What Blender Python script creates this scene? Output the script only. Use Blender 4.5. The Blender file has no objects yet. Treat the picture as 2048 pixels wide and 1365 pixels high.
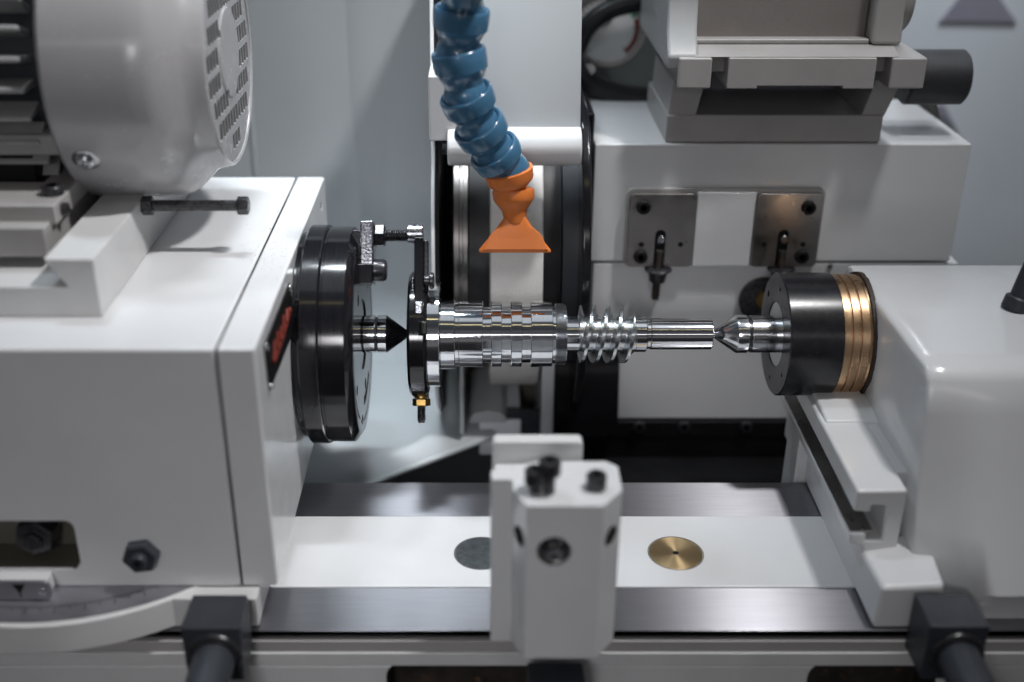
import bpy, bmesh, math, random
from mathutils import Vector, Matrix
random.seed(7)
SC = bpy.context.scene
COL = SC.collection
S = 0.001                      # everything below is written in millimetres
LIFT = 1200.0                  # the work axis stands about 1.1 m above the floor

# ------------------------------------------------------------------ camera calibration
F_PX, CX, CY, TH = 2300.0, 970.0, 682.0, math.radians(26)
sT, cT = math.sin(TH), math.cos(TH)
CAM = Vector((0.0, -987.316, 474.129))
def ray(px, py):
    u = (px - CX) / F_PX; v = (CY - py) / F_PX
    return Vector((u, cT + v * sT, -sT + v * cT))
def at(px, py, x=None, y=None, z=None, d=None):
    r = ray(px, py)
    if d is not None: t = d
    elif x is not None: t = (x - CAM.x) / r.x
    elif y is not None: t = (y - CAM.y) / r.y
    else: t = (z - CAM.z) / r.z
    return CAM + r * t
def proj(p):
    q = Vector(p) - CAM
    fw = q.y * cT - q.z * sT; up = q.y * sT + q.z * cT
    return CX + F_PX * q.x / fw, CY - F_PX * up / fw, fw
AX = at(970, 668, y=165)                       # a point of the work axis
YA, ZA = AX.y, AX.z
DA = proj(AX)[2]
UP = Vector((0, sT, cT)); TOW = Vector((0, -cT, sT))
KX = DA / F_PX
def A(x, w, u): return Vector((x, 0, 0)) + AX + UP * u + TOW * w     # frame of the clocked driver: x, towards the viewer, up
def xa(px): return (px - CX) * KX

# ------------------------------------------------------------------ materials
def _n(nt, t, loc=None, **kw):
    n = nt.nodes.new(t)
    for k, v in kw.items():
        if hasattr(n, k): setattr(n, k, v)
        else: n.inputs[k].default_value = v
    return n
def mat(name, col, rough=.4, metal=0., spec=.5, coat=0., var=.06, scale=18., bump=0., bscale=300., rvar=.12,
        stretch=(1, 1, 1), aniso=0., tangent=None, specks=None, speck_t=.70, speck_s=60., dist=.0004, bumpstretch=None):
    m = bpy.data.materials.new(name); m.use_nodes = True
    nt = m.node_tree; L = nt.links
    b = nt.nodes['Principled BSDF']
    tc = _n(nt, 'ShaderNodeTexCoord'); geo = _n(nt, 'ShaderNodeNewGeometry')
    mp = _n(nt, 'ShaderNodeMapping'); mp.inputs['Scale'].default_value = stretch
    L.new(geo.outputs['Position'], mp.inputs['Vector'])
    ns = _n(nt, 'ShaderNodeTexNoise', Scale=scale, Detail=5., Roughness=.6)
    L.new(mp.outputs[0], ns.inputs['Vector'])
    mr = _n(nt, 'ShaderNodeMapRange'); mr.inputs[1].default_value = .3; mr.inputs[2].default_value = .7
    mr.inputs[3].default_value = 1 - var; mr.inputs[4].default_value = 1 + var
    L.new(ns.outputs[0], mr.inputs[0])
    mx = _n(nt, 'ShaderNodeMix', data_type='RGBA', blend_type='MULTIPLY'); mx.inputs[0].default_value = 1
    mx.inputs[6].default_value = (*col, 1); L.new(mr.outputs[0], mx.inputs[7])
    out = mx.outputs[2]
    if specks:
        n3 = _n(nt, 'ShaderNodeTexNoise', Scale=speck_s, Detail=4., Roughness=.7); L.new(mp.outputs[0], n3.inputs['Vector'])
        m3 = _n(nt, 'ShaderNodeMapRange'); m3.inputs[1].default_value = speck_t; m3.inputs[2].default_value = speck_t + .06
        L.new(n3.outputs[0], m3.inputs[0])
        m4 = _n(nt, 'ShaderNodeMix', data_type='RGBA'); L.new(m3.outputs[0], m4.inputs[0]); L.new(out, m4.inputs[6])
        m4.inputs[7].default_value = (*specks, 1); out = m4.outputs[2]
    L.new(out, b.inputs['Base Color'])
    n2 = _n(nt, 'ShaderNodeTexNoise', Scale=scale * 2.3, Detail=6., Roughness=.65); L.new(mp.outputs[0], n2.inputs['Vector'])
    r2 = _n(nt, 'ShaderNodeMapRange'); r2.inputs[1].default_value = .3; r2.inputs[2].default_value = .7
    r2.inputs[3].default_value = max(.02, rough * (1 - rvar)); r2.inputs[4].default_value = rough * (1 + rvar)
    L.new(n2.outputs[0], r2.inputs[0]); L.new(r2.outputs[0], b.inputs['Roughness'])
    b.inputs['Metallic'].default_value = metal
    b.inputs['Specular IOR Level'].default_value = spec
    b.inputs['Coat Weight'].default_value = coat; b.inputs['Coat Roughness'].default_value = .12
    if aniso:
        b.inputs['Anisotropic'].default_value = aniso
        if isinstance(tangent, tuple):
            tg = _n(nt, 'ShaderNodeCombineXYZ'); 
            for i_ in range(3): tg.inputs[i_].default_value = tangent[i_]
        else:
            tg = _n(nt, 'ShaderNodeTangent', direction_type='RADIAL', axis=tangent or 'Z'); b.inputs['Anisotropic Rotation'].default_value = .25
        L.new(tg.outputs[0], b.inputs['Tangent'])
    if bump:
        mp2 = _n(nt, 'ShaderNodeMapping'); mp2.inputs['Scale'].default_value = bumpstretch or stretch
        L.new(geo.outputs['Position'], mp2.inputs['Vector'])
        nb = _n(nt, 'ShaderNodeTexNoise', Scale=bscale, Detail=3., Roughness=.6); L.new(mp2.outputs[0], nb.inputs['Vector'])
        bp = _n(nt, 'ShaderNodeBump', Strength=bump, Distance=dist); L.new(nb.outputs[0], bp.inputs['Height'])
        L.new(bp.outputs[0], b.inputs['Normal'])
    return m
M = {}
M['white'] = mat('white_paint', (.655, .662, .672), .20, coat=.25, var=.035, scale=9, rvar=.32, bump=.18, bscale=300, dist=.0004, specks=(.50, .49, .47), speck_t=.775, speck_s=170)
M['white_rough'] = mat('white_cast_paint', (.60, .60, .60), .36, coat=.1, var=.06, scale=14, bump=.28, bscale=220, dist=.0006, specks=(.34, .32, .30), speck_t=.73, speck_s=90)
M['grey_paint'] = mat('warm_grey_cast_paint', (.36, .348, .342), .40, var=.08, scale=12, bump=.22, bscale=240, dist=.0006, specks=(.1, .095, .09), speck_t=.74, speck_s=40)
M['sheet'] = mat('pale_sheet_paint', (.44, .465, .48), .45, var=.05, scale=3, bump=.05, bscale=500)
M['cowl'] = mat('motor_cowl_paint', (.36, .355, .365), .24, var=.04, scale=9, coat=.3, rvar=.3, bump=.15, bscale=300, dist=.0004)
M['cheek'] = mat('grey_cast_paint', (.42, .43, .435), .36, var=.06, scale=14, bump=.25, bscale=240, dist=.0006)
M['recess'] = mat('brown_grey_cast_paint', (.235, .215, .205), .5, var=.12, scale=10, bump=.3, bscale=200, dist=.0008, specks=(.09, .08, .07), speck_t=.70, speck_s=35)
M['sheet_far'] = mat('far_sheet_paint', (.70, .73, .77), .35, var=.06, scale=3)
M['ground'] = mat('ground_steel', (.32, .32, .345), .305, metal=1, var=.10, scale=700, rvar=.05, stretch=(.03, 2.2, 1), aniso=1., tangent=(0, 1, 0))
M['chrome'] = mat('polished_steel', (.76, .77, .79), .085, metal=1, var=.04, scale=60, rvar=.3, bump=.05, bscale=700, stretch=(7, .35, .35), dist=.0002)
M['satin'] = mat('satin_turned_steel', (.70, .71, .73), .16, metal=1, var=.05, scale=60, rvar=.2)
M['black_satin'] = mat('satin_black_steel', (.012, .012, .014), .42, spec=.35, var=.2, scale=30)
M['balance'] = mat('dark_dull_steel', (.16, .15, .145), .32, metal=1, var=.2, scale=40)  # dull dark steel for the balance ring
M['steel'] = mat('turned_steel', (.55, .56, .58), .20, metal=1, var=.08, scale=50, rvar=.3, bump=.12, bscale=900, stretch=(8, 1, 1), dist=.0002)
M['worm'] = mat('ground_worm_steel', (.66, .69, .71), .21, metal=1, var=.05, scale=70, rvar=.2)
M['dull_steel'] = mat('dull_milled_steel', (.30, .285, .275), .34, metal=1, var=.14, scale=22, rvar=.3, bump=.2, bscale=500, dist=.0003, specks=(.16, .13, .12), speck_t=.66, speck_s=30)
M['oily_steel'] = mat('oily_spotted_steel', (.42, .43, .47), .24, metal=1, var=.2, scale=120, rvar=.5, bump=.4, bscale=420, dist=.0006)
M['black'] = mat('black_oxide', (.008, .008, .010), .13, spec=.6, var=.3, scale=40, rvar=.25, bump=.03, bscale=600, stretch=(10, 1, 1), dist=.0002)
M['black_sleeve'] = mat('blued_black_steel', (.012, .012, .015), .25, spec=.5, var=.25, scale=60, rvar=.12, specks=(.12, .12, .13), speck_t=.745, speck_s=420)
M['black_bolt'] = mat('black_bolt_steel', (.022, .022, .026), .28, spec=.6, var=.3, scale=90, bump=.12, bscale=500, dist=.0003)
M['black_matte'] = mat('black_matte', (.006, .006, .007), .5, spec=.2, var=.3, scale=20, bump=.2, bscale=300)
M['dark_grey'] = mat('dark_blue_grey_enamel', (.030, .034, .042), .42, spec=.4, var=.15, scale=30, bump=.15, bscale=300)
M['bronze'] = mat('turned_bronze', (.60, .40, .245), .30, metal=1, var=.06, scale=40, rvar=.2)
M['brass'] = mat('turned_brass', (.78, .58, .32), .34, metal=1, var=.06, scale=50, aniso=.8, tangent='Z', rvar=.15)
M['brass_nut'] = mat('gold_passivated_steel', (.36, .23, .075), .36, metal=1, var=.15, scale=80)
M['plug'] = mat('scraped_iron', (.16, .18, .19), .38, metal=.9, var=.3, scale=120, bump=.5, bscale=350, dist=.0006)
M['blue'] = mat('blue_acetal', (.050, .140, .240), .22, spec=.5, var=.06, scale=30, rvar=.3, bump=.03, bscale=400, coat=.2)
M['orange'] = mat('orange_acetal', (.68, .190, .040), .42, spec=.4, var=.05, scale=30, bump=.08, bscale=500)
M['wheel'] = mat('grinding_wheel_abrasive', (.78, .755, .73), .9, spec=.15, var=.05, scale=15, bump=.8, bscale=650, dist=.0012)
M['rust'] = mat('oily_cast_iron', (.030, .024, .020), .5, spec=.4, var=.5, scale=40, bump=.5, bscale=120, specks=(.09, .05, .03), speck_t=.6, speck_s=50)
M['ring_scale'] = mat('scale_ring_metal', (.36, .36, .39), .35, metal=.8, var=.08, scale=40)
M['olive'] = mat('olive_recess_shade', (.10, .092, .075), .5, var=.15, scale=20)  # dark olive puts recess shade into the colour
M['knurl'] = mat('knurled_black', (.022, .023, .028), .42, spec=.5, var=.3, scale=300, bump=.9, bscale=900, dist=.0008)
M['red'] = mat('red_print', (.17, .020, .010), .5, var=.15, scale=60)
M['dial'] = mat('dial_face', (.52, .53, .54), .35, var=.03, coat=.3)
M['dial_green'] = mat('dial_green', (.10, .30, .20), .4)
M['hose'] = mat('black_rubber', (.010, .010, .012), .38, spec=.4, var=.3, scale=30)
M['dark_back'] = mat('dark_machine_paint', (.075, .085, .085), .5, var=.2, scale=8)
M['fin'] = mat('motor_grey_paint', (.33, .33, .335), .40, var=.08, scale=25, bump=.25, bscale=260, dist=.0006)
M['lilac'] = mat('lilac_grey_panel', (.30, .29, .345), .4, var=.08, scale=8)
M['gasket'] = mat('old_seal_rubber', (.035, .022, .016), .6, var=.4, scale=90, bump=.6, bscale=250, dist=.001)

# ------------------------------------------------------------------ mesh helpers (millimetres, world)
def NB(): return bmesh.new()
def box(bm, x0, x1, y0, y1, z0, z1, mtx=None):
    vs = [bm.verts.new((x, y, z)) for x in (x0, x1) for y in (y0, y1) for z in (z0, z1)]
    for q in ((0, 1, 3, 2), (4, 6, 7, 5), (0, 4, 5, 1), (2, 3, 7, 6), (0, 2, 6, 4), (1, 5, 7, 3)):
        bm.faces.new([vs[i] for i in q])
    if mtx is not None: bmesh.ops.transform(bm, matrix=mtx, verts=vs)
    return vs
def hull8(bm, pts):            # 8 corners ordered like box()
    vs = [bm.verts.new(p) for p in pts]
    for q in ((0, 1, 3, 2), (4, 6, 7, 5), (0, 4, 5, 1), (2, 3, 7, 6), (0, 2, 6, 4), (1, 5, 7, 3)):
        bm.faces.new([vs[i] for i in q])
def prism(bm, pts, axis, a0, a1, f=None):
    def P(p, a):
        if axis == 'x': v = (a, p[0], p[1])
        elif axis == 'y': v = (p[0], a, p[1])
        else: v = (p[0], p[1], a)
        return f(Vector(v)) if f else v
    lo = [bm.verts.new(P(p, a0)) for p in pts]; hi = [bm.verts.new(P(p, a1)) for p in pts]
    n = len(pts)
    bm.faces.new(lo[::-1]); bm.faces.new(hi)
    for i in range(n): bm.faces.new((lo[i], lo[(i + 1) % n], hi[(i + 1) % n], hi[i]))
def frame(d):
    d = Vector(d).normalized()
    a = Vector((0, 0, 1)) if abs(d.z) < .9 else Vector((0, 1, 0))
    u = a.cross(d).normalized(); v = d.cross(u)
    return d, u, v
def lathe(bm, prof, o=None, d=(1, 0, 0), seg=96, ph=0., loop=False, uv=None):
    """prof: (distance along d, radius); closes at radius 0"""
    o = Vector(o) if o is not None else AX
    d, u, v = frame(d) if uv is None else (Vector(d), Vector(uv[0]), Vector(uv[1]))
    rings = []
    for t, r in prof:
        c = o + d * t
        if r <= 1e-6: rings.append([bm.verts.new(c)])
        else: rings.append([bm.verts.new(c + (u * math.cos(ph + 2 * math.pi * k / seg) + v * math.sin(ph + 2 * math.pi * k / seg)) * r) for k in range(seg)])
    pairs = list(zip(rings, rings[1:]))
    if loop: pairs.append((rings[-1], rings[0]))
    for a, b in pairs:
        for k in range(seg):
            k2 = (k + 1) % seg
            if len(a) == 1 and len(b) == 1: continue
            if len(a) == 1: bm.faces.new((a[0], b[k2], b[k]))
            elif len(b) == 1: bm.faces.new((a[k], a[k2], b[0]))
            else: bm.faces.new((a[k], a[k2], b[k2], b[k]))
    if not loop:
        for r_ in (rings[0], rings[-1]):
            if len(r_) > 1: bm.faces.new(r_)
def cyl(bm, o, d, L, r, seg=48, ch=0., ph=0., uv=None):
    if ch: lathe(bm, [(0, r - ch), (ch, r), (L - ch, r), (L, r - ch)], o, d, seg, ph, uv=uv)
    else: lathe(bm, [(0, r), (L, r)], o, d, seg, ph, uv=uv)
def tube(bm, pts, r, seg=20):
    pts = [Vector(p) for p in pts]
    prev = None
    up = Vector((0.13, .37, 1)).normalized()
    for i, p in enumerate(pts):
        t = (pts[min(i + 1, len(pts) - 1)] - pts[max(i - 1, 0)]).normalized()
        u = (up - t * up.dot(t)).normalized(); v = t.cross(u); up = u
        rr = r[i] if isinstance(r, (list, tuple)) else r
        ring = [bm.verts.new(p + (u * math.cos(2 * math.pi * k / seg) + v * math.sin(2 * math.pi * k / seg)) * rr) for k in range(seg)]
        if prev:
            for k in range(seg): bm.faces.new((prev[k], prev[(k + 1) % seg], ring[(k + 1) % seg], ring[k]))
        else: bm.faces.new(ring[::-1])
        prev = ring
    bm.faces.new(prev)
def rrect(x0, x1, z0, z1, r, n=5):
    out = []
    for cx, cz, a0 in ((x1 - r, z1 - r, 0), (x0 + r, z1 - r, 90), (x0 + r, z0 + r, 180), (x1 - r, z0 + r, 270)):
        for k in range(n + 1):
            a = math.radians(a0 + 90 * k / n); out.append((cx + r * math.cos(a), cz + r * math.sin(a)))
    return out
def screw(L, r0, r1, pitch, t0=0.):        # lathe profile of a threaded rod
    p = [(t0, r0)]; t = t0
    while t < t0 + L - pitch:
        p += [(t + pitch * .35, r1), (t + pitch * .5, r1), (t + pitch * .95, r0)]; t += pitch
    return p + [(t0 + L, r0)]
def spline(pts, n=8):
    pts = [Vector(p) for p in pts]; out = []
    for i in range(len(pts) - 1):
        p0, p1, p2, p3 = pts[max(i - 1, 0)], pts[i], pts[i + 1], pts[min(i + 2, len(pts) - 1)]
        for k in range(n):
            t = k / n
            out.append(.5 * ((2 * p1) + (p2 - p0) * t + (2 * p0 - 5 * p1 + 4 * p2 - p3) * t * t + (3 * p1 - p0 - 3 * p2 + p3) * t ** 3))
    return out + [pts[-1]]

WORLD = {}                     # world location (mm) of every empty and object
def thing(name, label, cat, loc, group=None, kind=None):
    o = bpy.data.objects.new(name, None); COL.objects.link(o)
    o.location = (Vector(loc) + Vector((0, 0, LIFT))) * S; o.empty_display_size = .01
    WORLD[o] = Vector(loc)
    return tag(o, label, cat, group, kind)
def tag(o, label, cat, group=None, kind=None):
    o['label'] = label; o['category'] = cat
    if group: o['group'] = group
    if kind: o['kind'] = kind
    return o
def cut(o, bmc, m=None):
    """boolean difference, applied"""
    bmesh.ops.recalc_face_normals(bmc, faces=bmc.faces)
    me = bpy.data.meshes.new('cutter'); 
    bmesh.ops.transform(bmc, matrix=Matrix.Scale(S, 4) @ Matrix.Translation(-WORLD[o]), verts=bmc.verts)
    bmc.to_mesh(me); bmc.free()
    if m:
        me.materials.append(m)
    c = bpy.data.objects.new('cutter', me); COL.objects.link(c)
    c.matrix_world = Matrix.Translation((WORLD[o] + Vector((0, 0, LIFT))) * S)
    o_par = o.parent
    md = o.modifiers.new('cut', 'BOOLEAN'); md.object = c; md.operation = 'DIFFERENCE'; md.solver = 'EXACT'
    md.material_mode = 'TRANSFER' if m else 'INDEX'
    bpy.context.view_layer.update()
    dg = bpy.context.evaluated_depsgraph_get(); dg.update()
    new = bpy.data.meshes.new_from_object(o.evaluated_get(dg), preserve_all_data_layers=True, depsgraph=dg)
    o.modifiers.clear(); old = o.data; o.data = new; bpy.data.meshes.remove(old)
    bpy.data.objects.remove(c); bpy.data.meshes.remove(me)
    finish(o)
def finish(o, ang=32):
    me = o.data
    me.polygons.foreach_set('use_smooth', [True] * len(me.polygons))
    me.set_sharp_from_angle(angle=math.radians(ang))
    me.update()
def obj(name, bm, m, parent=None, bev=0., seg=2, label=None, origin=None, ang=32, cutter=None, cut_mat=None):
    bmesh.ops.recalc_face_normals(bm, faces=bm.faces)
    if origin is not None: o0 = Vector(origin)
    elif parent is not None and len(bm.verts):
        o0 = sum((v.co for v in bm.verts), Vector()) / len(bm.verts)
    else:
        co = [v.co for v in bm.verts]
        o0 = Vector(((min(c.x for c in co) + max(c.x for c in co)) / 2, (min(c.y for c in co) + max(c.y for c in co)) / 2, min(c.z for c in co)))
    bmesh.ops.transform(bm, matrix=Matrix.Scale(S, 4) @ Matrix.Translation(-o0), verts=bm.verts)
    me = bpy.data.meshes.new(name); bm.to_mesh(me); bm.free()
    me.materials.append(M[m] if isinstance(m, str) else m)
    o = bpy.data.objects.new(name, me); COL.objects.link(o)
    WORLD[o] = o0.copy()
    if parent is not None:
        o.parent = parent; o.location = (o0 - WORLD[parent]) * S
    else: o.location = (o0 + Vector((0, 0, LIFT))) * S
    finish(o, ang)
    for c in ([] if cutter is None else cutter if isinstance(cutter, list) else [cutter]): cut(o, c, M[cut_mat] if cut_mat else None)
    if bev:
        b = o.modifiers.new('edge', 'BEVEL'); b.width = bev * S; b.segments = seg; b.limit_method = 'ANGLE'; b.angle_limit = math.radians(ang)
        b.harden_normals = True; b.use_clamp_overlap = True
    if label: o['label'] = label
    return o
def B(name, m, parent, x0, x1, y0, y1, z0, z1, bev=1., **kw):
    bm = NB(); box(bm, min(x0, x1), max(x0, x1), min(y0, y1), max(y0, y1), min(z0, z1), max(z0, z1))
    return obj(name, bm, m, parent, bev, **kw)
def copy_tree(o, delta, parent=None):
    c = o.copy(); COL.objects.link(c)
    if parent is None: c.location = o.location + Vector(delta) * S
    else: c.parent = parent
    for ch in list(o.children): copy_tree(ch, delta, c)
    return c
def cap_screw(name, m, parent, o, d, r, h, L=0.):
    """socket head cap screw, head top at o + d*h"""
    o = Vector(o); dd, u, v = frame(d)
    bm = NB()
    lathe(bm, ([(-L, 0), (-L, r * .55), (0, r * .55)] if L else [(0, 0)]) + [(0, r), (h - r * .12, r), (h, r * .88), (h, r * .52)], o, d, 40)
    # hexagon socket
    lathe(bm, [(h, r * .52), (h * .45, r * .52), (h * .45, 0)], o, d, 6)
    bmesh.ops.remove_doubles(bm, verts=bm.verts, dist=.0005)
    return obj(name, bm, m, parent)

# ================================================================== MACHINE TABLE
t = thing('machine_table', 'ground steel machine table with white painted middle strip running full width below the worm shaft', 'machine table', (0, 0, -252))
B('rear_way', 'ground', t, -900, 1000, 61.8, 130, -300, -252, .6, label='rear ground steel way')
B('painted_strip', 'white', t, -900, 1000, -61.2, 61.2, -300, -250.6, 1.2)
B('front_way', 'ground', t, -900, 1000, -126, -61.8, -258.5, -252, .5, label='front ground steel way')
B('gap_strip', 'black_matte', t, -900, 1000, -122, -61.9, -263, -258.7, 0)
B('front_lip', 'grey_paint', t, -900, 1000, -128.0, -61.9, -276, -263.2, 1)
B('apron_strip', 'white_rough', t, -900, 1000, -130.0, -61.9, -292, -276.2, 1)
pl = NB(); cyl(pl, (-4, -6, -262), (0, 0, 1), 11.6, 27.5, 64, .4)
obj('iron_plug', pl, 'plug', t)
b_ = NB(); lathe(b_, [(0, 27.55), (4.1, 27.55), (4.1, 28.5), (0, 28.5)], (-4, -6, -254.6), (0, 0, 1), 96, loop=True); obj('plug_seal', b_, 'gasket', t)

pk = []
for a, b_ in ((772, 1095), (1622, 1880)):
    p0 = at(a, 1332, y=-133); p1 = at(b_, 1332, y=-133)
    c = NB(); prism(c, rrect(p0.x, p1.x, p0.z - 160, p0.z, 16), 'y', -150, -85); pk.append(c)
bm = NB(); box(bm, -900, 1000, -130, 150, -700, -292.4)
bs = obj('machine_pedestal', bm, 'white_rough', None, 2.5, cutter=pk, cut_mat='rust')
tag(bs, 'white painted machine base casting with dark oily pockets under the table front', 'machine base')

b_ = NB(); lathe(b_, [(0, 0), (0, 28), (4.4, 28), (5, 27.4), (5, 3.2), (-0.5, 3.2), (-.5, 0)], (198.9, -6, -255.2), (0, 0, 1), 96)
t = thing('brass_plug', 'round turned brass plug set flush in the white table strip', 'plug', (198.9, -6, -254.2))
obj('disc', b_, 'brass', t)
b_ = NB(); lathe(b_, [(0, 28.05), (4.1, 28.05), (4.1, 29.1), (0, 29.1)], (198.9, -6, -254.6), (0, 0, 1), 96, loop=True); obj('seal_ring', b_, 'gasket', t)
b_ = NB(); lathe(b_, [(0, 0), (0, 3.1), (4.6, 3.1), (4.6, 0)], (198.9, -6, -255.0), (0, 0, 1), 24); obj('centre_hole', b_, 'black_matte', t)

# ================================================================== HEADSTOCK
XR, YF, ZT, ZB = -197.4, -104.3, 36.0, -216.0
t = thing('headstock', 'large white headstock housing at the left carrying the black faceplate', 'headstock', (-350, 130, ZB))
p0, p1 = at(-60, 1045, y=YF), at(160, 1136, y=YF)
c = NB(); prism(c, rrect(p0.x - 60, p1.x, p1.z, p0.z, 7), 'y', YF - 20, YF + 42)
bm = NB(); box(bm, -760, -232.4, YF, 372, ZB, ZT)
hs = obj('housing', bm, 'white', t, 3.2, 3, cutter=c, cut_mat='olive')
c = NB(); cyl(c, (XR - 8, 332, 12), (1, 0, 0), 20, 4.2, 24); 
c2 = NB(); cyl(c2, (XR - 8, 345, -16), (1, 0, 0), 20, 2.6, 24)
c3 = NB(); cyl(c3, (XR - 8, 150, -200), (1, 0, 0), 20, 5, 24)
bm = NB(); box(bm, -230.8, XR, YF, 372, ZB, ZT)
obj('end_plate', bm, 'white', t, 4.0, 4, cutter=[c, c2, c3], cut_mat='black_matte')
B('seam_gasket', 'black_matte', t, -232.3, -230.9, YF + 1.6, 370, ZB + 1.5, ZT - 1.6, 0)
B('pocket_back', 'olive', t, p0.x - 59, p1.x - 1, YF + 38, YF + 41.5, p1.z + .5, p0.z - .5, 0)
q = at(66, 1082, y=YF + 8)
bm = NB(); lathe(bm, [(0, 0), (0, 20), (28, 20), (30, 18), (30, 10), (36, 10), (37, 9), (37, 0)], q + Vector((0, 32, 0)), (0, -1, 0), 6, .35)
obj('clamp_nut', bm, 'black_bolt', t, .8)
q = at(285, 1106, y=YF)
bm = NB(); lathe(bm, [(0, 0), (0, 17.5), (9, 17.5), (11, 15.5), (11, 0)], q, (0, -1, 0), 6, .15); nut = obj('hex_nut', bm, 'dark_grey', t, .8)
bm = NB(); lathe(bm, [(0, 0), (0, 8), (8, 8), (10, 7), (10, 3.6), (3, 3.6), (3, 0)], q + Vector((0, -8, 0)), (0, -1, 0), 32); obj('stud', bm, 'dark_grey', nut)
# badge on the end plate
XB = XR + 1.6
bd = [at(580, 566, x=XB), at(590, 655, x=XB), at(541, 782, x=XB), at(530, 692, x=XB)]
bm = NB(); prism(bm, [(p.y, p.z) for p in bd], 'x', XR + .2, XB)
badge = obj('badge', bm, 'black_matte', t, .3)
bm = NB()
def bd_at(s, v):               # s across the plate, v down
    top = bd[3].lerp(bd[0], s); bot = bd[2].lerp(bd[1], s); return top.lerp(bot, v)
zig = [(.18, .62), (.26, .30), (.31, .58), (.38, .28), (.44, .56), (.50, .34), (.55, .56), (.62, .26), (.68, .52), (.76, .30), (.84, .44)]
tube(bm, [bd_at(s_, v_) + Vector((.3, 0, 0)) for s_, v_ in zig], 2.7, 8)
tube(bm, [bd_at(.16, .60) + Vector((.2, 0, 0)), bd_at(.5, .56) + Vector((.2, 0, 0)), bd_at(.86, .40) + Vector((.2, 0, 0))], 2.6, 8)
obj('logo', bm, 'red', badge)
for s_, v_ in ((.03, .06), (.96, .05), (.03, .95), (.97, .95)):
    bm = NB(); lathe(bm, [(0, 0), (0, 3.4), (1.2, 3.2), (2.2, 2.2), (2.6, 0)], bd_at(s_, v_), (1, 0, 0), 20); obj('rivet', bm, 'chrome', badge)

# swivel base
SCX, SCY, SR = -425, 72, 234
t = thing('swivel_base', 'round white swivel base with a metal degree ring under the headstock', 'swivel base', (SCX, SCY, -252))
cp = []
for k in range(160):
    a = 2 * math.pi * k / 160; cp.append((min(SCX + SR * math.cos(a), -222.0), SCY + SR * math.sin(a)))
bm = NB(); prism(bm, cp, 'z', -250.4, -217.2); bmesh.ops.remove_doubles(bm, verts=bm.verts, dist=.01)
obj('disc', bm, 'white_rough', t, 2.2, 3)
B('foot_plate', 'white_rough', t, -320, -215, -122, 190, -250.3, -217.6, 1.5)
rp_ = [(SCX + (SR - 4.5) * math.cos(math.radians(a)), SCY + (SR - 4.5) * math.sin(math.radians(a))) for a in range(-150, -48, 2)]
rp_ += [(SCX + (SR - 60) * math.cos(math.radians(a)), SCY + (SR - 60) * math.sin(math.radians(a))) for a in range(-50, -152, -2)]
bm = NB(); prism(bm, rp_, 'z', -217.1, -216.2)
rg = obj('degree_ring', bm, 'ring_scale', t)
bm = NB()
for k in range(-60, 55):
    a = math.radians(-90 + k * .72); L = 12 if k % 10 == 0 else 8 if k % 5 == 0 else 5
    d = Vector((math.cos(a), math.sin(a), 0)); n = Vector((-d.y, d.x, 0)) * .35
    c0 = Vector((SCX, SCY, -216.1)) + d * (SR - 40 + 12); c1 = c0 + d * L
    bm.faces.new([bm.verts.new(c) for c in (c0 - n, c0 + n, c1 + n, c1 - n)])
obj('graduation', bm, 'black_matte', rg)
YP = YF - 22
q0, q1 = at(-60, 1164, y=YP), at(108, 1207, y=YP)
zi = max(q1.z, -215.4)
t = thing('index_plate', 'small rounded zero index plate with black arrow fixed low on the headstock front', 'index plate', (q1.x - 40, YP, zi))
bm = NB(); prism(bm, rrect(q0.x - 20, q1.x, zi, q0.z, 7.5), 'y', YP, YP + 3); obj('plate', bm, 'ring_scale', t, .5)
B('carrier', 'white', t, q0.x - 20, q1.x - 5, YP + 3.1, YF - .3, zi + .6, q0.z - 2, 1.5)
q = at(38, 1176, y=YP - .3)
bm = NB(); prism(bm, [(q.x - 6, q.z + 4), (q.x + 6, q.z + 4), (q.x + .6, q.z - 6), (q.x + .6, q.z - 11), (q.x - .6, q.z - 11), (q.x - .6, q.z - 6)], 'y', YP - .4, YP - .05); obj('arrow', bm, 'black_matte', t)
for px_ in (-8, 84):
    q = at(px_, 1184, y=YP); bm = NB(); lathe(bm, [(0, 0), (0, 4), (1, 3.8), (1.8, 2.4), (1.4, 0)], q, (0, -1, 0), 24); obj('screw', bm, 'chrome', t)

# ================================================================== MOTOR on the headstock
MO = Vector((0, 200, 223.6))
t = thing('drive_motor', 'grey electric motor with fan cowl standing on the headstock at upper left', 'motor', (-500, 200, 70))
bm = NB()
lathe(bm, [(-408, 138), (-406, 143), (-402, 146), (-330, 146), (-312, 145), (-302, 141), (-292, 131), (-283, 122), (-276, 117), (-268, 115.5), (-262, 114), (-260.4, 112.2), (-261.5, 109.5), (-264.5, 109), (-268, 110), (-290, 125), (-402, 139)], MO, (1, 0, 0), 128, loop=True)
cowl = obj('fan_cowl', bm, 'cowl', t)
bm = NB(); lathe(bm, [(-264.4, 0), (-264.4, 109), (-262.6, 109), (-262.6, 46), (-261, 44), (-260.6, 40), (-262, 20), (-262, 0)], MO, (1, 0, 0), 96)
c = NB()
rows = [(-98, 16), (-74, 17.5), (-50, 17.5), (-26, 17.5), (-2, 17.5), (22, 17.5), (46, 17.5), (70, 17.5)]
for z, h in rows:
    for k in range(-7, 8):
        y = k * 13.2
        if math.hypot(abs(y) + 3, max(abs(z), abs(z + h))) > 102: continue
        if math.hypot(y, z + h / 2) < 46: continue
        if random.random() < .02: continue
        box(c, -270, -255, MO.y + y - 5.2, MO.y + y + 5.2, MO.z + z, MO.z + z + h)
obj('fan_grille', bm, 'cowl', t, cutter=c)
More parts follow.
